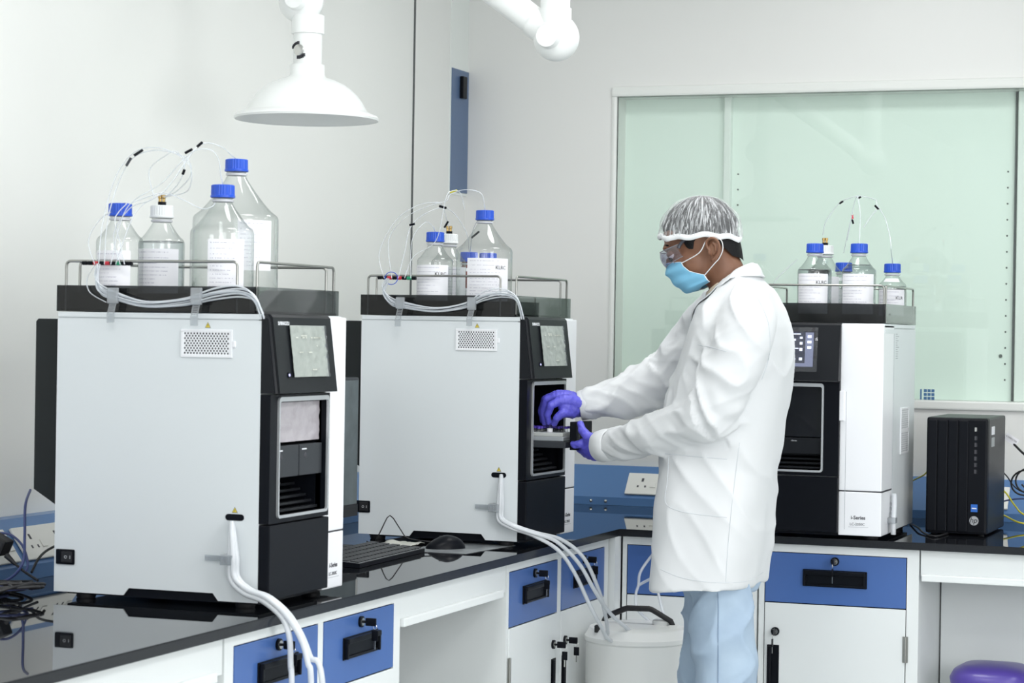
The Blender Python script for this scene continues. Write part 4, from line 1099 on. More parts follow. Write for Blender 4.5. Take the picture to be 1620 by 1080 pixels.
lp = [P(1618+22*math.cos(a)+k*.6, 765+19*math.sin(a)-k*.3, 7.22-.002*k) for k, a in enumerate([i*PI/6 for i in range(30)])]
tag(MB().tube(lp, .0028, 8, 2).build('cable', RUB, None, 60), 'coiled black cable at the right edge beside the tower', 'cable')
cable('dark blue cable running behind the tower along the raceway', [P(1566, 803, 7.40), P(1590, 792, 7.38), P(1625, 789, 7.36), P(1680, 800, 7.36)], CABLEB, .0025)
cable('flat black cable lying on the worktop left of the tower', [P(1440, 828, 7.2), P(1452, 834, 6.99), PZ(1462, 843, BT+.004), PZ(1480, 848, BT+.004), PZ(1500, 843, BT+.004)], RUB, .003)

# ---------------------------------------------------------------- cables on the left worktop
cable('blue network cable hanging from behind the nearest instrument', [P(48, 775, 4.5), P(40, 800, 4.42), P(39, 850, 4.38), P(36, 890, 4.34), P(15, 915, 4.34), P(-20, 925, 4.34)], CABLEB, .0032)
cable('blue looping cable at the left edge in front of the sockets', [P(-10, 843, 4.4), P(15, 845, 4.4), P(35, 862, 4.4), P(44, 890, 4.38), P(40, 905, 4.36)], CABLEB, .0028)
cable('black cable rising to the socket behind the nearest instrument', [P(50, 905, 4.36), P(60, 885, 4.4), P(72, 872, 4.45), P(90, 862, 4.5)], RUB, .003)
t = thing('plug_adapter', 'black mains adapter plug at the left edge in front of the sockets', 'plug', P(5, 860, 4.38))
c0 = P(2, 858, 4.38)
MB().box(c0.x-.03, c0.x+.018, c0.y-.02, c0.y+.02, c0.z-.022, c0.z+.016, .006, Matrix.Rotation(math.radians(25), 3, 'Y')).build('body', RUB, t, world=True)
MB().tube([P(10, 878, 4.36), P(24, 892, 4.36)], [.007, .004], 10, 1).build('strain_relief', RUB, t, 60, world=True)
MB().tube([P(22, 890, 4.36), P(40, 905, 4.36), P(60, 918, 4.35)], .003, 8, 5).build('cord', RUB, t, 60, world=True)
rr = random.Random(11)
for k in range(7):
    pts = []
    yb = rr.uniform(4.14, 4.34); xb = -2.80+.03*k
    for i in range(9):
        a = i*1.1+k
        x_ = xb + .06*math.sin(a*1.3+k) + (rr.random()-.5)*.04; y_ = yb + .07*math.cos(a)+(rr.random()-.5)*.03
        x_ = max(min(x_, -2.595 if k % 2 else -2.62), -2.815)
        pts.append((x_, y_, BT+.004+.006*k*.6+.01*abs(math.sin(a))))
    lab = 'tangled black cable in the heap on the worktop at the left edge'
    o = MB().tube(pts, .0032, 8, 6).build('cable', RUB if k % 4 else CABLEB, None, 60)
    tag(o, lab if k % 4 else ('tangled dark blue cable in the heap at the left edge' if k else 'dark blue cable at the bottom of the heap at the left edge'), 'cable', 'black cables tangled at the left edge' if k % 4 else None)

# ---------------------------------------------------------------- purple lidded bin
t = thing('bin', 'white bin with rounded purple lid in the kneehole at the bottom right', 'bin', (-.90, 6.72, 0))
cc = P(1572, 1062, 6.72); zt = cc.z
def sq(rx, ry, z, n=32, e=3.0, c=(0, 0)):
    return [Vector((c[0]+rx*math.copysign(abs(math.cos(a))**(2/e), math.cos(a)), c[1]+ry*math.copysign(abs(math.sin(a))**(2/e), math.sin(a)), z)) for a in [2*PI*k/n for k in range(n)]]
bxc = cc.x+.90
MB().rings([sq(.09, .10, .002, c=(bxc, 0)), sq(.115, .125, zt-.03, c=(bxc, 0))]).build('body', CANW, t, 40)
o = MB().rings([sq(.120, .130, zt-.03, c=(bxc, 0)), sq(.122, .132, zt-.015, c=(bxc, 0)), sq(.112, .12, zt+.005, c=(bxc, 0)), sq(.085, .09, zt+.020, c=(bxc, 0)), sq(.03, .03, zt+.027, c=(bxc, 0))]).build('lid', PURP, t, 60)

# ================================================================= the person
PC = Vector((-1.575, 5.88, 0))
person = thing('person', 'person in white lab coat, hairnet, blue mask and blue gloves loading the open instrument drawer', 'person', PC)

def remeshed(mb, voxel, smooth_it=4, fac=.5):
    """closed overlapping shapes -> one continuous skin"""
    me = bpy.data.meshes.new('tmp'); bmesh.ops.recalc_face_normals(mb.b, faces=mb.b.faces); mb.b.to_mesh(me); mb.b.free()
    ob = bpy.data.objects.new('tmp', me); COL.objects.link(ob)
    md = ob.modifiers.new('r', 'REMESH'); md.mode = 'VOXEL'; md.voxel_size = voxel
    if smooth_it:
        sm = ob.modifiers.new('s', 'SMOOTH'); sm.iterations = smooth_it; sm.factor = fac
    dg = bpy.context.evaluated_depsgraph_get(); dg.update(); m2 = bpy.data.meshes.new_from_object(ob.evaluated_get(dg))
    bpy.data.objects.remove(ob); bpy.data.meshes.remove(me)
    return m2
def put(me, name, material, parent, smooth=180):
    me.transform(Matrix.Translation(-parent_loc(parent))); me.materials.clear(); me.materials.append(material); me.shade_smooth()
    me.name = name
    o = bpy.data.objects.new(name, me); COL.objects.link(o); o.parent = parent; return o
def oval(c, rx, ry, n=40, e=2.3, sk=0):
    return [Vector((c[0]+rx*math.copysign(abs(math.cos(a))**(2/e), math.cos(a)), c[1]+ry*math.copysign(abs(math.sin(a))**(2/e), math.sin(a)), c[2]+sk*math.cos(a))) for a in [2*PI*k/n for k in range(n)]]
def limb(mb, pts, rad, n=20, sub=6):
    """pts world points, rad list of radii at those points"""
    P_ = [Vector(p) for p in pts]; sp = spline(P_, sub); rs = []
    m_ = len(P_)-1
    for i in range(len(sp)):
        f = i/sub; k = min(int(f), m_-1); t_ = f-k; t_ = t_*t_*(3-2*t_); rs.append(rad[k]+(rad[k+1]-rad[k])*t_)
    R = []; nn = len(sp); t0 = (sp[1]-sp[0]).normalized(); nrm = t0.orthogonal().normalized()
    for i, p in enumerate(sp):
        t2 = (sp[min(i+1, nn-1)]-sp[max(i-1, 0)]).normalized(); nrm = (nrm-t2*nrm.dot(t2)).normalized(); bn = t2.cross(nrm)
        R.append([p+nrm*(rs[i]*math.cos(2*PI*j/n))+bn*(rs[i]*math.sin(2*PI*j/n)) for j in range(n)])
    a, b_ = R[0], R[-1]
    ca = sp[0]-t0*rs[0]*.45; cb = sp[-1]+(sp[-1]-sp[-2]).normalized()*rs[-1]*.45
    Ra = [ca+(q-sp[0])*.55 for q in a]; Rb = [cb+(q-sp[-1])*.55 for q in b_]
    mb.rings([Ra]+R+[Rb]); return mb

YC_ = 5.88
# --- landmarks
SHn, ELn, WRn = P(1180, 512, 5.72), P(1128, 648, 5.68), P(958, 704, 5.86)
SHf, ELf, WRf = P(1128, 505, 6.05), P(1050, 602, 6.10), P(914, 642, 5.97)
MIDn = P(1045, 686, 5.74); MIDf = P(985, 628, 6.04)

# --- head frame: f forward, l to his left (towards the camera), u up; pitched down and leaning forward
HC = P(1106, 374, 5.87)
tilt = math.radians(24)
fv = Vector((-math.cos(tilt), -.06, -math.sin(tilt))).normalized()
lv = Vector((0, 0, 1)).cross(fv).normalized(); uv_ = fv.cross(lv).normalized()
if lv.y > 0: lv = -lv
uv_ = Vector((-math.sin(tilt), 0, math.cos(tilt)))
MH = Matrix((fv, lv, uv_)).transposed()
def hp(f, l, u): return HC + MH @ Vector((f, l, u))

body = MB()
# cranium, face, jaw, chin, nose, brow, cheeks
body.ell(hp(-.004, 0, .005), (.098, .076, .092), MH, 32, 20)
body.ell(hp(.036, 0, -.052), (.062, .062, .070), MH, 28, 18)
body.ell(hp(.038, 0, -.088), (.052, .050, .038), MH, 24, 14)
body.ell(hp(.074, 0, -.108), (.018, .022, .017), MH, 16, 10)
body.ell(hp(.086, 0, .004), (.016, .052, .012), MH, 20, 10)
body.ell(hp(.100, 0, -.040), (.013, .011, .024), MH, 14, 10)
body.ell(hp(.108, 0, -.055), (.013, .015, .010), MH, 14, 10)
body.ell(hp(.096, 0, -.083), (.010, .022, .010), MH, 14, 10)
for sg in (1, -1):
    body.ell(hp(.066, sg*.040, -.045), (.022, .018, .018), MH, 16, 10)
# neck and trunk
NB = P(1158, 470, YC_)
limb(body, [hp(-.018, 0, -.035), hp(-.026, 0, -.095), P(1153, 448, YC_), NB], [.050, .052, .055, .070], 24)
tr_ = [(1172, 480, .085, .12), (1170, 510, .105, .17), (1160, 560, .115, .175), (1150, 640, .110, .160), (1145, 720, .105, .150), (1142, 800, .110, .165), (1142, 880, .105, .165), (1142, 915, .09, .155)]
R = [oval(P(x, y, YC_), a, b_, 32) for x, y, a, b_ in tr_[::-1]]
body.rings(R)
limb(body, [P(1168, 500, 5.82), SHn, (SHn+ELn)/2, ELn, MIDn, WRn], [.05, .052, .046, .040, .036, .026], 18)
limb(body, [P(1160, 500, 5.95), SHf, (SHf+ELf)/2, ELf, MIDf, WRf], [.05, .052, .046, .040, .036, .026], 18)
# legs
def gnd(px, Y, z):
    p = P(px, 900, Y); return Vector((p.x, Y, z))
HPn, KNn, ANn = P(1138, 905, 5.80), P(1148, 1075, 5.785), gnd(1160, 5.78, .09)
HPf, KNf, ANf = P(1132, 905, 5.975), P(1122, 1075, 5.99), gnd(1130, 5.99, .09)
for A, K, N_ in ((HPn, KNn, ANn), (HPf, KNf, ANf)):
    limb(body, [A, (A+K)/2, K, (K+N_)/2+Vector((.01, 0, .04)), N_], [.078, .068, .052, .050, .036], 18)
    body.ell(N_+Vector((-.06, 0, -.045)), (.11, .04, .035), None, 16, 10)
# hands (bare, inside the gloves) stay inside the glove meshes
HKf = (P(893, 636, 5.965)); HKn = P(938, 706, 5.88)
limb(body, [WRf, (WRf+HKf)/2, HKf], [.021, .021, .015], 14)
limb(body, [WRn, (WRn+HKn)/2, HKn], [.021, .021, .015], 14)
bm_ = remeshed(body, .0052, 3, .5)
# finely modelled ears joined into the same body mesh
for sg in (1, -1):
    em = MB()
    def ep(x, y, d):
        p = P(x, y, 5.87-.080); p.y = 5.87-sg*(.080+d); return p
    em.tube([ep(1123, 397, .003), ep(1119, 390, .005), ep(1119, 382, .008), ep(1126, 377, .012), ep(1135, 379, .014), ep(1140, 388, .014), ep(1138, 400, .010), ep(1132, 409, .006), ep(1127, 411, .003)], [.0032, .0034, .0034, .0036, .0036, .0034, .0036, .0046, .0050], 10, 5)
    em.tube([ep(1128, 384, .008), ep(1133, 389, .009), ep(1133, 397, .007), ep(1129, 403, .004)], [.0026, .003, .003, .003], 8, 4)
    em.ell(ep(1130, 393, -.002), (.0165, .008, .026), None, 18, 12)
    em.ell(ep(1122, 399, .002), (.0038, .004, .006), None, 10, 8)
    em.ell(ep(1127, 411, .000), (.0065, .005, .0062), None, 12, 8)
    e2 = remeshed(em, .0017, 2, .5)
    jb = bmesh.new(); jb.from_mesh(bm_); jb.from_mesh(e2); jb.to_mesh(bm_); jb.free(); bpy.data.meshes.remove(e2)
body_o = put(bm_, 'body', SKIN, person)
print('BODYCHK', len(bm_.vertices))

# --- eyes, brows, lids
for sg in (1, -1):
    MB().ell(hp(.080, sg*.031, -.022), (.0125, .0125, .0125), MH, 16, 10).build('eye', mat('eye_white', (.7, .68, .65), .2), person, 60, world=True)
    MB().ell(hp(.0835, sg*.031, -.027), (.0105, .0105, .0095), MH, 12, 8).build('iris', mat('iris_brown', (.02, .012, .008), .15), person, 60, world=True)
    MB().ell(hp(.0815, sg*.031, -.016), (.0135, .0145, .010), MH, 16, 10).build('eyelid', SKIN, person, 60, world=True)
    MB().tube([hp(.093, sg*.014, .004), hp(.089, sg*.032, .010), hp(.077, sg*.052, .005)], [.003, .0038, .002], 8, 5).build('eyebrow', HAIR, person, 60, world=True)
# --- hair: cap of short hair, longer at the nape, with sideburns
def hair_pt(a, th, d):
    """a azimuth from front, th polar from crown"""
    x = (.098+d)*math.sin(th)*math.cos(a); y = (.076+d)*math.sin(th)*math.sin(a); z = (.092+d)*math.cos(th)
    return hp(-.004+x, y, .005+z)
def hair_lim(a):
    b_ = abs(((a+PI) % (2*PI))-PI)
    T = [(0, 1.05), (.9, 1.18), (1.1, 1.45), (1.28, 1.92), (1.42, 1.98), (1.55, 1.75), (1.75, 1.68), (1.95, 1.80), (2.2, 2.15), (2.5, 2.58), (PI, 2.78)]
    for (b0, l0), (b1, l1) in zip(T, T[1:]):
        if b_ <= b1: return l0+(l1-l0)*(b_-b0)/(b1-b0)
    return 2.55
q = MB(); nU, nV = 120, 26
def hfn(u, v_):
    a = -PI+2*PI*u; th = hair_lim(a)*v_
    d = .009+.0015*noise.noise(Vector((a*9, th*9, 0))); d *= min(1, (1-v_)*6+.15)
    if th > 1.75:
        p = hair_pt(a, 1.75, d*.6); return HC + (p-HC)*1.0 + MH @ Vector((.004, 0, -(th-1.75)*.095)) + (HC-p)*((th-1.75)*.12)
    return hair_pt(a, max(th, .001), d)
q.grid(hfn, nU, nV); bmesh.ops.remove_doubles(q.b, verts=q.b.verts, dist=.0002)
q.build('hair', HAIR, person, 180, world=True)
# --- hairnet: puffy pleated fabric with an elastic band
NC = P(1107, 375, 5.87)
def net_pt(a, th, d=0):
    r_ = 1+.012*math.sin(a*34)*math.sin(th)**2 + .05*noise.noise(Vector((math.cos(a)*3, math.sin(a)*3, th*2.5)))
    x = .1145*math.sin(th)**.90*math.cos(a)*r_; y = .097*math.sin(th)**.88*math.sin(a)*r_; z = .110*math.cos(th)*(1+.02*noise.noise(Vector((a*2, th*3, 5))))
    sh_ = -.018*math.cos(th)      # the crown sits slightly forward
    return NC + Vector((-x+sh_*-1*.2, y, z)) + Vector((d, 0, 0))
q = MB(); q.grid(lambda u, v_: net_pt(2*PI*u, max(.01, v_*PI/2*1.0)), 140, 30, uv=True)
q.build('hairnet', NETM, person, 180, world=True)
bandpts = []
for k in range(73):
    a = 2*PI*k/72; p = net_pt(a, PI/2); c_ = Vector((NC.x, NC.y, p.z))
    p = c_+(p-c_)*(.955+.012*math.sin(a*17)); p.z += .003*math.sin(a*9)+.0035*math.cos(a*3)-.002
    bandpts.append(p)
q = MB(); R = []
for i, p in enumerate(bandpts):
    c_ = Vector((NC.x, NC.y, p.z)); o_ = (p-c_).normalized()
    R.append([p+o_*(.0045*math.cos(t_))+Vector((0, 0, .0075*math.sin(t_))) for t_ in [2*PI*j/8 for j in range(8)]])
q.rings(R, cap=False).build('hairnet_band', mat('band_white', (.85, .87, .88), .7, bump=(400, .3, .001)), person, 60, world=True)
# --- surgical mask
def mask_pt(u, v_):
    a = -1.5+3.0*u                           # + = his left
    w_ = abs(a)/1.5
    if w_ < .76: zt = -.032-.018*(w_/.76)**2
    elif w_ < .85: zt = -.050-.034*(.5-.5*math.cos(PI*(w_-.76)/.09))
    else: zt = -.084-.022*(w_-.85)/.15
    zb = -.131-.002*math.sin(PI*w_)+.004*w_
    z = zb+(zt-zb)*v_
    T = [(-.14, .040), (-.131, .052), (-.126, .084), (-.10, .106), (-.06, .119), (-.032, .106), (0, .1)]
    rf = .1
    for (z0_, r0_), (z1_, r1_) in zip(T, T[1:]):
        if z0_ <= z <= z1_: rf = r0_+(r1_-r0_)*(z-z0_)/(z1_-z0_)
    rl = .060+.008*max(0, min(1, (z+.125)/.06)) - .026*max(0, min(1, (-.122-z)/.01))
    pleat = .0022*math.sin(((z+.13)/.1)*PI*6+w_*3)*(1-w_*.4)
    n_ = noise.noise(Vector((u*7, z*40, 1)))*.003
    return hp(.002+(rf+pleat+n_)*math.cos(a)**.75, (rl+pleat+n_)*math.sin(a), z)
q = MB().grid(mask_pt, 110, 36)
mk_ = q.build('face_mask', MASKM, person, 180, world=True); md = mk_.modifiers.new('t', 'SOLIDIFY'); md.thickness = .0012; md.offset = 1
e_ = MB()
for v0 in (0, 1): e_.tube([mask_pt(u/60, v0) for u in range(61)], .0012, 6, 1)
for u0 in (0, 1): e_.tube([mask_pt(u0, v/10) for v in range(11)], .0016, 6, 1)
e_.build('mask_edge', LOOP, person, 60, world=True)
for sg, u0, un in ((1, 1, .5+.77/2), (-1, 0, .5-.77/2)):
    def lp_(x, y, d):
        p = P(x, y, 5.87-.08); p.y = 5.87-sg*(.080+d); return p
    e_ = MB().tube([mask_pt(un, .97), lp_(1106, 400, .001), lp_(1118, 381, .006), lp_(1130, 374, .010), lp_(1142, 380, .008), lp_(1144, 394, .003), lp_(1138, 408, .001), lp_(1131, 416, .0), mask_pt(u0, .9)], .0014, 6, 6)
    e_.build('ear_loop', LOOP, person, 60, world=True)
# --- safety goggles
def gog(u, v_):
    a = -1.3+2.6*u; w_ = abs(a)/1.3
    z = -.048+.004*w_ + (.046-.012*w_)*v_
    bul = .006*(1-(2*v_-1)**2)
    return hp(.012+(.101+bul)*math.cos(a)**.8, (.076+bul)*math.sin(a)*1.05, z+.004)
q = MB().grid(gog, 40, 10); q.build('goggles_lens', LENS, person, 180, world=True)
e_ = MB().tube([gog(u/24, 1) for u in range(25)], .0013, 6, 1).tube([gog(u/24, 0) for u in range(25)], .0010, 6, 1)
e_.build('goggles_rim', mat('goggle_rim', (.25, .26, .3), .2), person, 60, world=True)
for sg, u0 in ((1, 1), (-1, 0)):
    e_ = MB().tube([gog(u0, .7), hp(.035, sg*.081, -.006), hp(.008, sg*.083, -.001), hp(-.02, sg*.086, .004)], [.0055, .0045, .003, .0022], 8, 5)
    e_.build('goggles_temple', mat('temple_dark', (.03, .032, .045), .25), person, 60, world=True)

# --- lab coat
ct = MB()
prof = [  # px centre, py, half depth, half width, centre Y
 (1122, 926, .131, .222), (1124, 900, .133, .220), (1129, 860, .137, .214), (1132, 800, .142, .205), (1137, 740, .148, .196), (1144, 680, .157, .192),
 (1152, 630, .156, .190), (1163, 580, .146, .195), (1170, 545, .135, .205), (1172, 515, .122, .205), (1172, 490, .105, .185), (1168, 470, .086, .150), (1163, 455, .066, .110), (1161, 446, .057, .080)]
R = []
for x, y, a, b_ in prof:
    # the back hem hangs level, the front hem rides a little higher
    R.append(oval(P(x, y, YC_), a, b_, 48, 2.35 if y < 800 else 3.2, sk=(.008 if y > 895 else .05 if y < 450 else .036 if y < 460 else .02 if y < 480 else 0)))
ct.rings(R)
limb(ct, [P(1175, 492, 5.80), SHn, P(1160, 575, 5.69), ELn, P(1090, 672, 5.71), MIDn, P(1000, 696, 5.79), P(962, 704, 5.855)], [.075, .082, .078, .073, .064, .056, .047, .040], 28)
limb(ct, [P(1160, 492, 5.96), SHf, P(1095, 552, 6.08), P(1062, 592, 6.10), P(1020, 612, 6.08), MIDf, P(945, 636, 6.0), P(922, 641, 5.98)], [.070, .074, .072, .071, .066, .058, .045, .038], 28)
cm = remeshed(ct, .0062, 6, .5)
# folds pressed into the cloth
def seg_t(p, A, B):
    d = B-A; t_ = max(0, min(1, (p-A).dot(d)/d.length_squared)); q_ = A+d*t_; return t_, (p-q_).length
def ridge(v): return 1-abs(noise.noise(v))*2
cm.update(); nrmls = [Vector(v.normal) for v in cm.vertices]
arm = [(SHn, ELn, 0), (ELn, WRn, 1), (SHf, ELf, 2), (ELf, WRf, 3)]
for v, n_ in zip(cm.vertices, nrmls):
    p = v.co.copy(); best = min(((seg_t(p, A, B)[1], seg_t(p, A, B)[0], A, B, i) for A, B, i in arm), key=lambda q_: q_[0])
    d_arm, t_, A, B, i = best
    isarm = max(0, min(1, (.115-d_arm)/.03)) * (1 if (i in (1, 3) or t_ > .35) else max(0, t_/.35))
    ax = (B-A).normalized(); s_ = (p-A).dot(ax); side = ax.cross(Vector((0, 0, 1))).normalized(); rad = p-(A+ax*s_); ang = math.atan2(rad.dot(side), rad.dot(side.cross(ax)))
    # sleeve: oblique folds across the arm
    k1 = ridge(Vector((s_*9.5+math.sin(ang)*.9+i*7, math.cos(ang)*.9+i*3, s_*2)))
    k2 = ridge(Vector((s_*19-math.cos(ang)*1.2+i*5, math.sin(ang)*1.2, 3+i)))
    el = math.exp(-((B-p).length/.13)**2) if i in (0, 2) else math.exp(-((A-p).length/.13)**2)
    da = (.011+.008*el)*(abs(k1)**1.6*.9-.4)+.0030*(k2**2-.4)
    if i in (1, 3): da *= max(.1, min(1, (1-t_)/.16))
    # trunk: long shallow drape folds, converging to the armpit and falling to the hem
    fall = Vector((p.x*7, p.y*7, p.z*1.6)); k3 = noise.noise(fall*1.1)
    dg_ = ridge(Vector(((p.x+p.z*.7)*9, p.y*5, (p.z-p.x*.7)*2.6)))
    k4 = noise.noise(Vector((p.x*22, p.y*18, p.z*14)))
    low = max(0, min(1, (1.15-p.z)/.4))
    db = .012*k3*(.5+low) + .0085*(dg_**3-.3)*(1-.75*low) + .0022*k4
    v.co = p + n_*(da*isarm + db*(1-isarm))
coat = put(cm, 'lab_coat', COATM, person)

# trims on the coat follow its surface: project onto it
from mathutils.bvhtree import BVHTree
bvh = BVHTree.FromPolygons([tuple(v.co + PC) for v in cm.vertices], [tuple(f.vertices) for f in cm.polygons])
bvh_body = BVHTree.FromPolygons([tuple(v.co + PC) for v in bm_.vertices], [tuple(f.vertices) for f in bm_.polygons])
def on_coat(p, d=.0):
    loc_, n_, i_, ds = bvh.find_nearest(Vector(p)); return loc_ + n_*d
def ray_coat(x, y, d=.001):
    o_ = Vector((0, 0, H)); r_ = ray(x, y).normalized(); h_ = bvh.ray_cast(o_, r_)
    return None if h_[0] is None else h_[0]+h_[1]*d
SEAM = mat('coat_seam', (.62, .65, .68), .8)
def seam(pts, r_=.0011, name='seam', sub=5):
    P2 = spline([Vector((x, y, 0)) for x, y in pts], sub)
    w_ = [ray_coat(p.x, p.y, .0004) for p in P2]; w_ = [p for p in w_ if p is not None]
    if len(w_) > 2: MB().tube(w_, r_, 5, 1).build(name, SEAM, coat, 60, world=True)
seam([(1058, 722), (1056, 760), (1053, 795), (1075, 808), (1110, 814), (1150, 818)], .0010, 'pocket_seam')
seam([(1052, 717), (1100, 722), (1150, 726)], .0010, 'pocket_seam')
seam([(1104, 545), (1128, 550), (1150, 556)], .0010, 'pocket_seam')
seam([(1198, 470), (1215, 510), (1217, 560), (1205, 600)], .0010, 'armhole_seam')
seam([(1045, 900), (1080, 914), (1130, 921), (1180, 919), (1207, 905)], .0009, 'hem_seam')
seam([(1170, 700), (1160, 780), (1152, 860), (1148, 920)], .0009, 'side_seam')
# cuffs
for (a_, b_, r_) in ((P(969, 702.5, 5.84), P(950, 706, 5.868), .0440), (P(934, 638.5, 5.993), P(916, 642, 5.983), .0415)):
    d = (b_-a_).normalized(); n1 = d.orthogonal().normalized(); n2 = d.cross(n1); q = MB()
    RR = []
    for rr_, t_ in ((r_*.90, 0), (r_*1.0, .08), (r_*1.0, .5), (r_*.98, .95), (r_*.93, 1.0), (r_*.86, .97), (r_*.84, .6)):
        c_ = a_+(b_-a_)*t_
        RR.append([c_+(n1*math.cos(t)+n2*math.sin(t))*rr_*(1+.04*noise.noise(Vector((math.cos(t)*2, math.sin(t)*2, t_*3)))) for t in [2*PI*k/40 for k in range(40)]])
    q.rings(RR, cap=False).build('cuff', COATM, coat, 60, world=True)
# collar: folded band standing at the neck and turning down over the coat
NCn = P(1158, 446, YC_)
def collar(u, v_, ex=0):
    # u from front (left of neck) round the back to the far front ; v 0 = outer lower edge, .6 = fold, 1 = inner
    a = -.15*PI + 0; ang = PI + .14*PI + u*(2*PI-.28*PI)      # start at the front, pass his left side (-Y)
    ca, sa = math.cos(ang), math.sin(ang)
    front = max(0, -ca)
    z_top = P(1195, 417, YC_).z - (1-ca)/2*.108
    rx, ry = .070+.006*front, .069
    if v_ < .6:
        t_ = v_/.6; out_ = (1-t_)
        drop = .036*out_*(1+.45*front); r2 = .017*out_**.8*(1+.5*front) + .003*math.sin(t_*PI)
    else:
        t_ = (v_-.6)/.4; drop = .030*t_; r2 = -.007*math.sin(t_*PI/2)
    c_ = P(1154, 440, YC_)
    p = Vector((c_.x + (rx+r2)*ca, YC_+(ry+r2)*sa, z_top-drop))
    return p
q = MB().grid(lambda u, v_: collar(u, v_), 60, 16)
for v in q.b.verts:
    hit = bvh.find_nearest(v.co)
    if hit[0] is not None:
        s_ = (v.co-hit[0]).dot(hit[1])
        if s_ < .004 : v.co = hit[0]+hit[1]*.004
cl = q.build('collar', COATM, coat, 180, world=True); md = cl.modifiers.new('t', 'SOLIDIFY'); md.thickness = .003; md.offset = 1
# shirt collar
def shirt(u, v_):
    ang = PI + .10*PI + u*(2*PI-.20*PI); ca, sa = math.cos(ang), math.sin(ang); front = max(0, -ca)
    c_ = P(1153, 440, YC_); zt = P(1190, 419, YC_).z + .004 - (1-ca)/2*.082
    r_ = .057 if v_ > .5 else .057+.004*(1-v_*2)
    return Vector((c_.x+(r_+.004)*ca, YC_+(r_-.002)*sa, zt-.038*(1-v_)))
q = MB().grid(shirt, 48, 8)
sc_ = q.build('shirt_collar', SHIRT, person, 180, world=True); md = sc_.modifiers.new('t', 'SOLIDIFY'); md.thickness = .003

# --- trousers
tm = MB()
R = [oval(P(1142, y, YC_), a, b_, 36) for y, a, b_ in ((935, .088, .150), (905, .092, .155), (870, .09, .155))]
tm.rings(R)
for A, K, N_, dx in ((HPn, KNn, ANn, 0), (HPf, KNf, ANf, 0)):
    limb(tm, [A, (A+K)/2, K, (K+N_)/2, N_+Vector((0, 0, .005))], [.078, .082, .080, .076, .068], 26)
tmm = remeshed(tm, .007, 5, .5); tmm.update(); nr = [Vector(v.normal) for v in tmm.vertices]
for v, n_ in zip(tmm.vertices, nr):
    p = v.co.copy(); k = ridge(Vector((p.x*8+p.z*5, p.y*8, p.z*9-p.x*6))); kk = ridge(Vector((p.x*4-p.z*4, p.y*5+3, p.z*6)))
    v.co = p + n_*(.010*(k**3-.3)+.007*(kk**2-.4))
trs = put(tmm, 'trousers', DENIM, person)
bt_ = BVHTree.FromPolygons([tuple(v.co + PC) for v in tmm.vertices], [tuple(f.vertices) for f in tmm.polygons])
w_ = []
for y in range(930, 1200, 12):
    h_ = bt_.ray_cast(Vector((0, 0, H)), ray(1136+(y-930)*.0, y).normalized())
    if h_[0] is not None: w_.append(h_[0]+h_[1]*.0005)
MB().tube(w_, .0014, 5, 1).build('side_seam', mat('denim_seam', (.22, .30, .42), .8), trs, 60, world=True)
# --- shoes
for N_ in (ANn, ANf):
    q = MB(); c_ = Vector((N_.x-.055, N_.y, 0)); R = []
    for z, a, b_ in ((.001, .135, .046), (.02, .138, .049), (.028, .134, .047)): R.append(oval(c_+Vector((0, 0, z)), a, b_, 28, 2.6))
    q.rings(R); q.build('shoe_sole', RUB, person, 40, world=True)
    q = MB(); R = []
    for z, a, b_, dx in ((.027, .132, .046, 0), (.05, .125, .044, .004), (.07, .095, .041, .032), (.09, .062, .039, .058), (.105, .055, .038, .060)): R.append(oval(c_+Vector((dx, 0, z)), a, b_, 28, 2.5))
    q.rings(R); q.build('shoe', SHOE, person, 60, world=True)

# --- gloves
def finger(mb, pts, rad):
    P2, R2 = [Vector(pts[0])], [rad[0]]
    for i in range(len(pts)-1):
        a, b_ = Vector(pts[i]), Vector(pts[i+1])
        for f in (.28, .72, 1): P2.append(a.lerp(b_, f)); R2.append((rad[i]+(rad[i+1]-rad[i])*f)*(.95 if f < 1 else 1))
    limb(mb, P2, R2, 14, 3); return mb
g = MB()   # right hand: palm down, pinching the vial
Yr = 5.955
wr = P(922, 640, 5.983)
limb(g, [P(928, 640, 5.985), P(915, 641, 5.98), P(905, 640, 5.975)], [.034, .033, .031], 22)
# palm as a flattened block of overlapping rolls, from the wrist to the four knuckles
KN = {'i': P(884, 634, 5.925), 'm': P(879, 627, 5.945), 'r': P(880, 624, 5.967), 'p': P(884, 627, 5.990)}
for k, o_ in (('i', -.020), ('m', -.006), ('r', .008), ('p', .020)):
    limb(g, [wr+Vector((0, o_*.8, 0)), (wr+Vector((0, o_, .004))+KN[k])/2+Vector((0, 0, .004)), KN[k]], [.022, .019, .0135], 16)
limb(g, [P(910, 646, 5.965), P(897, 645, 5.945), P(889, 640, 5.935)], [.026, .0225, .017], 16)
limb(g, [P(910, 640, 5.965), P(895, 634, 5.95), P(886, 631, 5.945)], [.024, .019, .014], 16)
tip = P(869, 672, 5.945)
finger(g, [KN['i'], P(872, 641, 5.915), P(866, 656, 5.925), P(868.5, 669, 5.940)], [.0125, .0115, .0102, .0082])
finger(g, [KN['m'], P(865, 633, 5.942), P(859, 652, 5.945), P(862.5, 671, 5.952)], [.0125, .0118, .0104, .0085])
finger(g, [KN['r'], P(863, 631, 5.970), P(856, 650, 5.970), P(859, 667, 5.968)], [.0122, .0113, .0100, .0082])
finger(g, [KN['p'], P(867, 636, 5.995), P(861, 650, 5.992), P(861, 660, 5.985)], [.0110, .0100, .0090, .0076])
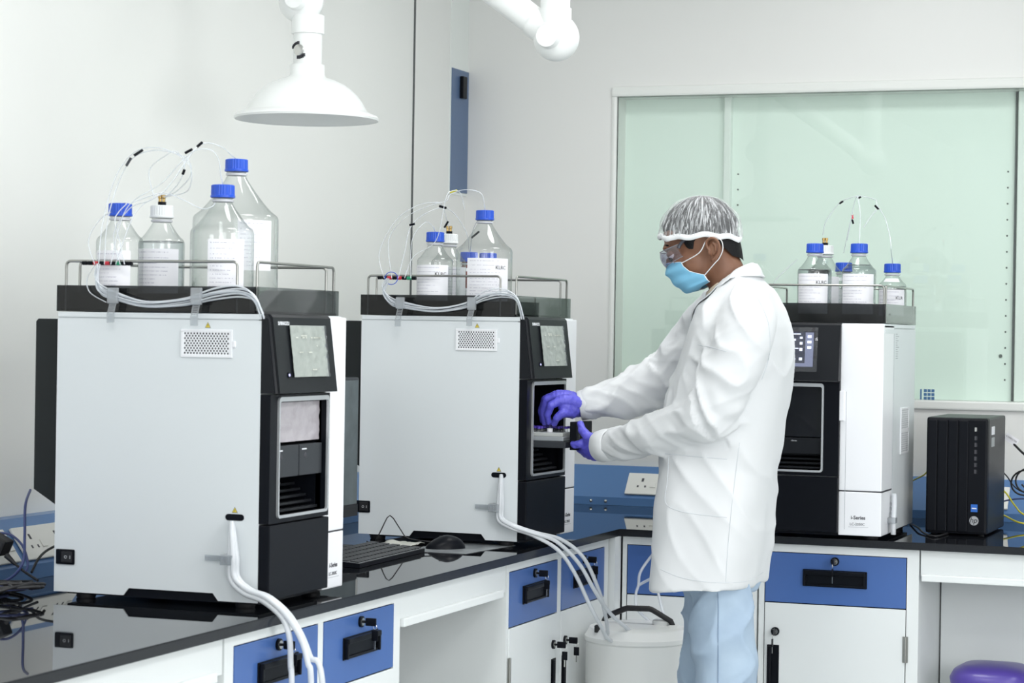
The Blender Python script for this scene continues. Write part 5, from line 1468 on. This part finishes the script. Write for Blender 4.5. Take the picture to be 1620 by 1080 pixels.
finger(g, [P(906, 652, 5.955), P(890, 653, 5.925), P(881, 661, 5.922), P(876.5, 671, 5.935)], [.0185, .0135, .0112, .0088])
gm_ = remeshed(g, .0019, 4, .5); gm_.update(); nr = [Vector(v.normal) for v in gm_.vertices]
for v, n_ in zip(gm_.vertices, nr):
    p = v.co; v.co = p + n_*(.0011*(ridge(Vector((p.x*90, p.y*40, p.z*55)))**2-.4)+.0008*noise.noise(p*60))
put(gm_, 'glove', GLOVE, person)
g = MB()   # left hand: thumb up, thumb and finger holding the drawer front
limb(g, [P(968, 703, 5.85), P(955, 705, 5.862), P(945, 705, 5.872)], [.035, .034, .033], 22)
wl = P(950, 704, 5.868)
KL = {'i': P(926, 699, 5.885), 'm': P(926, 709, 5.892), 'r': P(931, 716, 5.900), 'p': P(938, 721, 5.905)}
for k, o_ in (('i', .016), ('m', .004), ('r', -.009), ('p', -.020)):
    limb(g, [wl+Vector((0, 0, o_)), (wl+Vector((0, 0, o_))+KL[k])/2, KL[k]], [.021, .0185, .0135], 16)
finger(g, [KL['i'], P(917, 702, 5.880), P(910, 703.5, 5.885), P(905.5, 702, 5.892)], [.0135, .0118, .0108, .0085])
finger(g, [KL['m'], P(921, 712, 5.915), P(916, 709, 5.935), P(912, 705, 5.950)], [.0125, .0112, .0098, .008])
finger(g, [KL['r'], P(926, 717, 5.928), P(920, 713, 5.948), P(914, 709, 5.962)], [.0122, .0108, .0095, .008])
finger(g, [KL['p'], P(933, 722, 5.930), P(927, 719, 5.950), P(921, 715, 5.962)], [.0110, .0098, .0088, .0075])
finger(g, [P(942, 696, 5.872), P(929, 690, 5.868), P(921, 680, 5.876), P(917.5, 669, 5.888)], [.0185, .0140, .0118, .0092])
gm_ = remeshed(g, .0019, 4, .5); gm_.update(); nr = [Vector(v.normal) for v in gm_.vertices]
for v, n_ in zip(gm_.vertices, nr):
    p = v.co; v.co = p + n_*(.0011*(ridge(Vector((p.x*60, p.y*40, p.z*80)))**2-.4)+.0008*noise.noise(p*60))
put(gm_, 'glove', GLOVE, person)
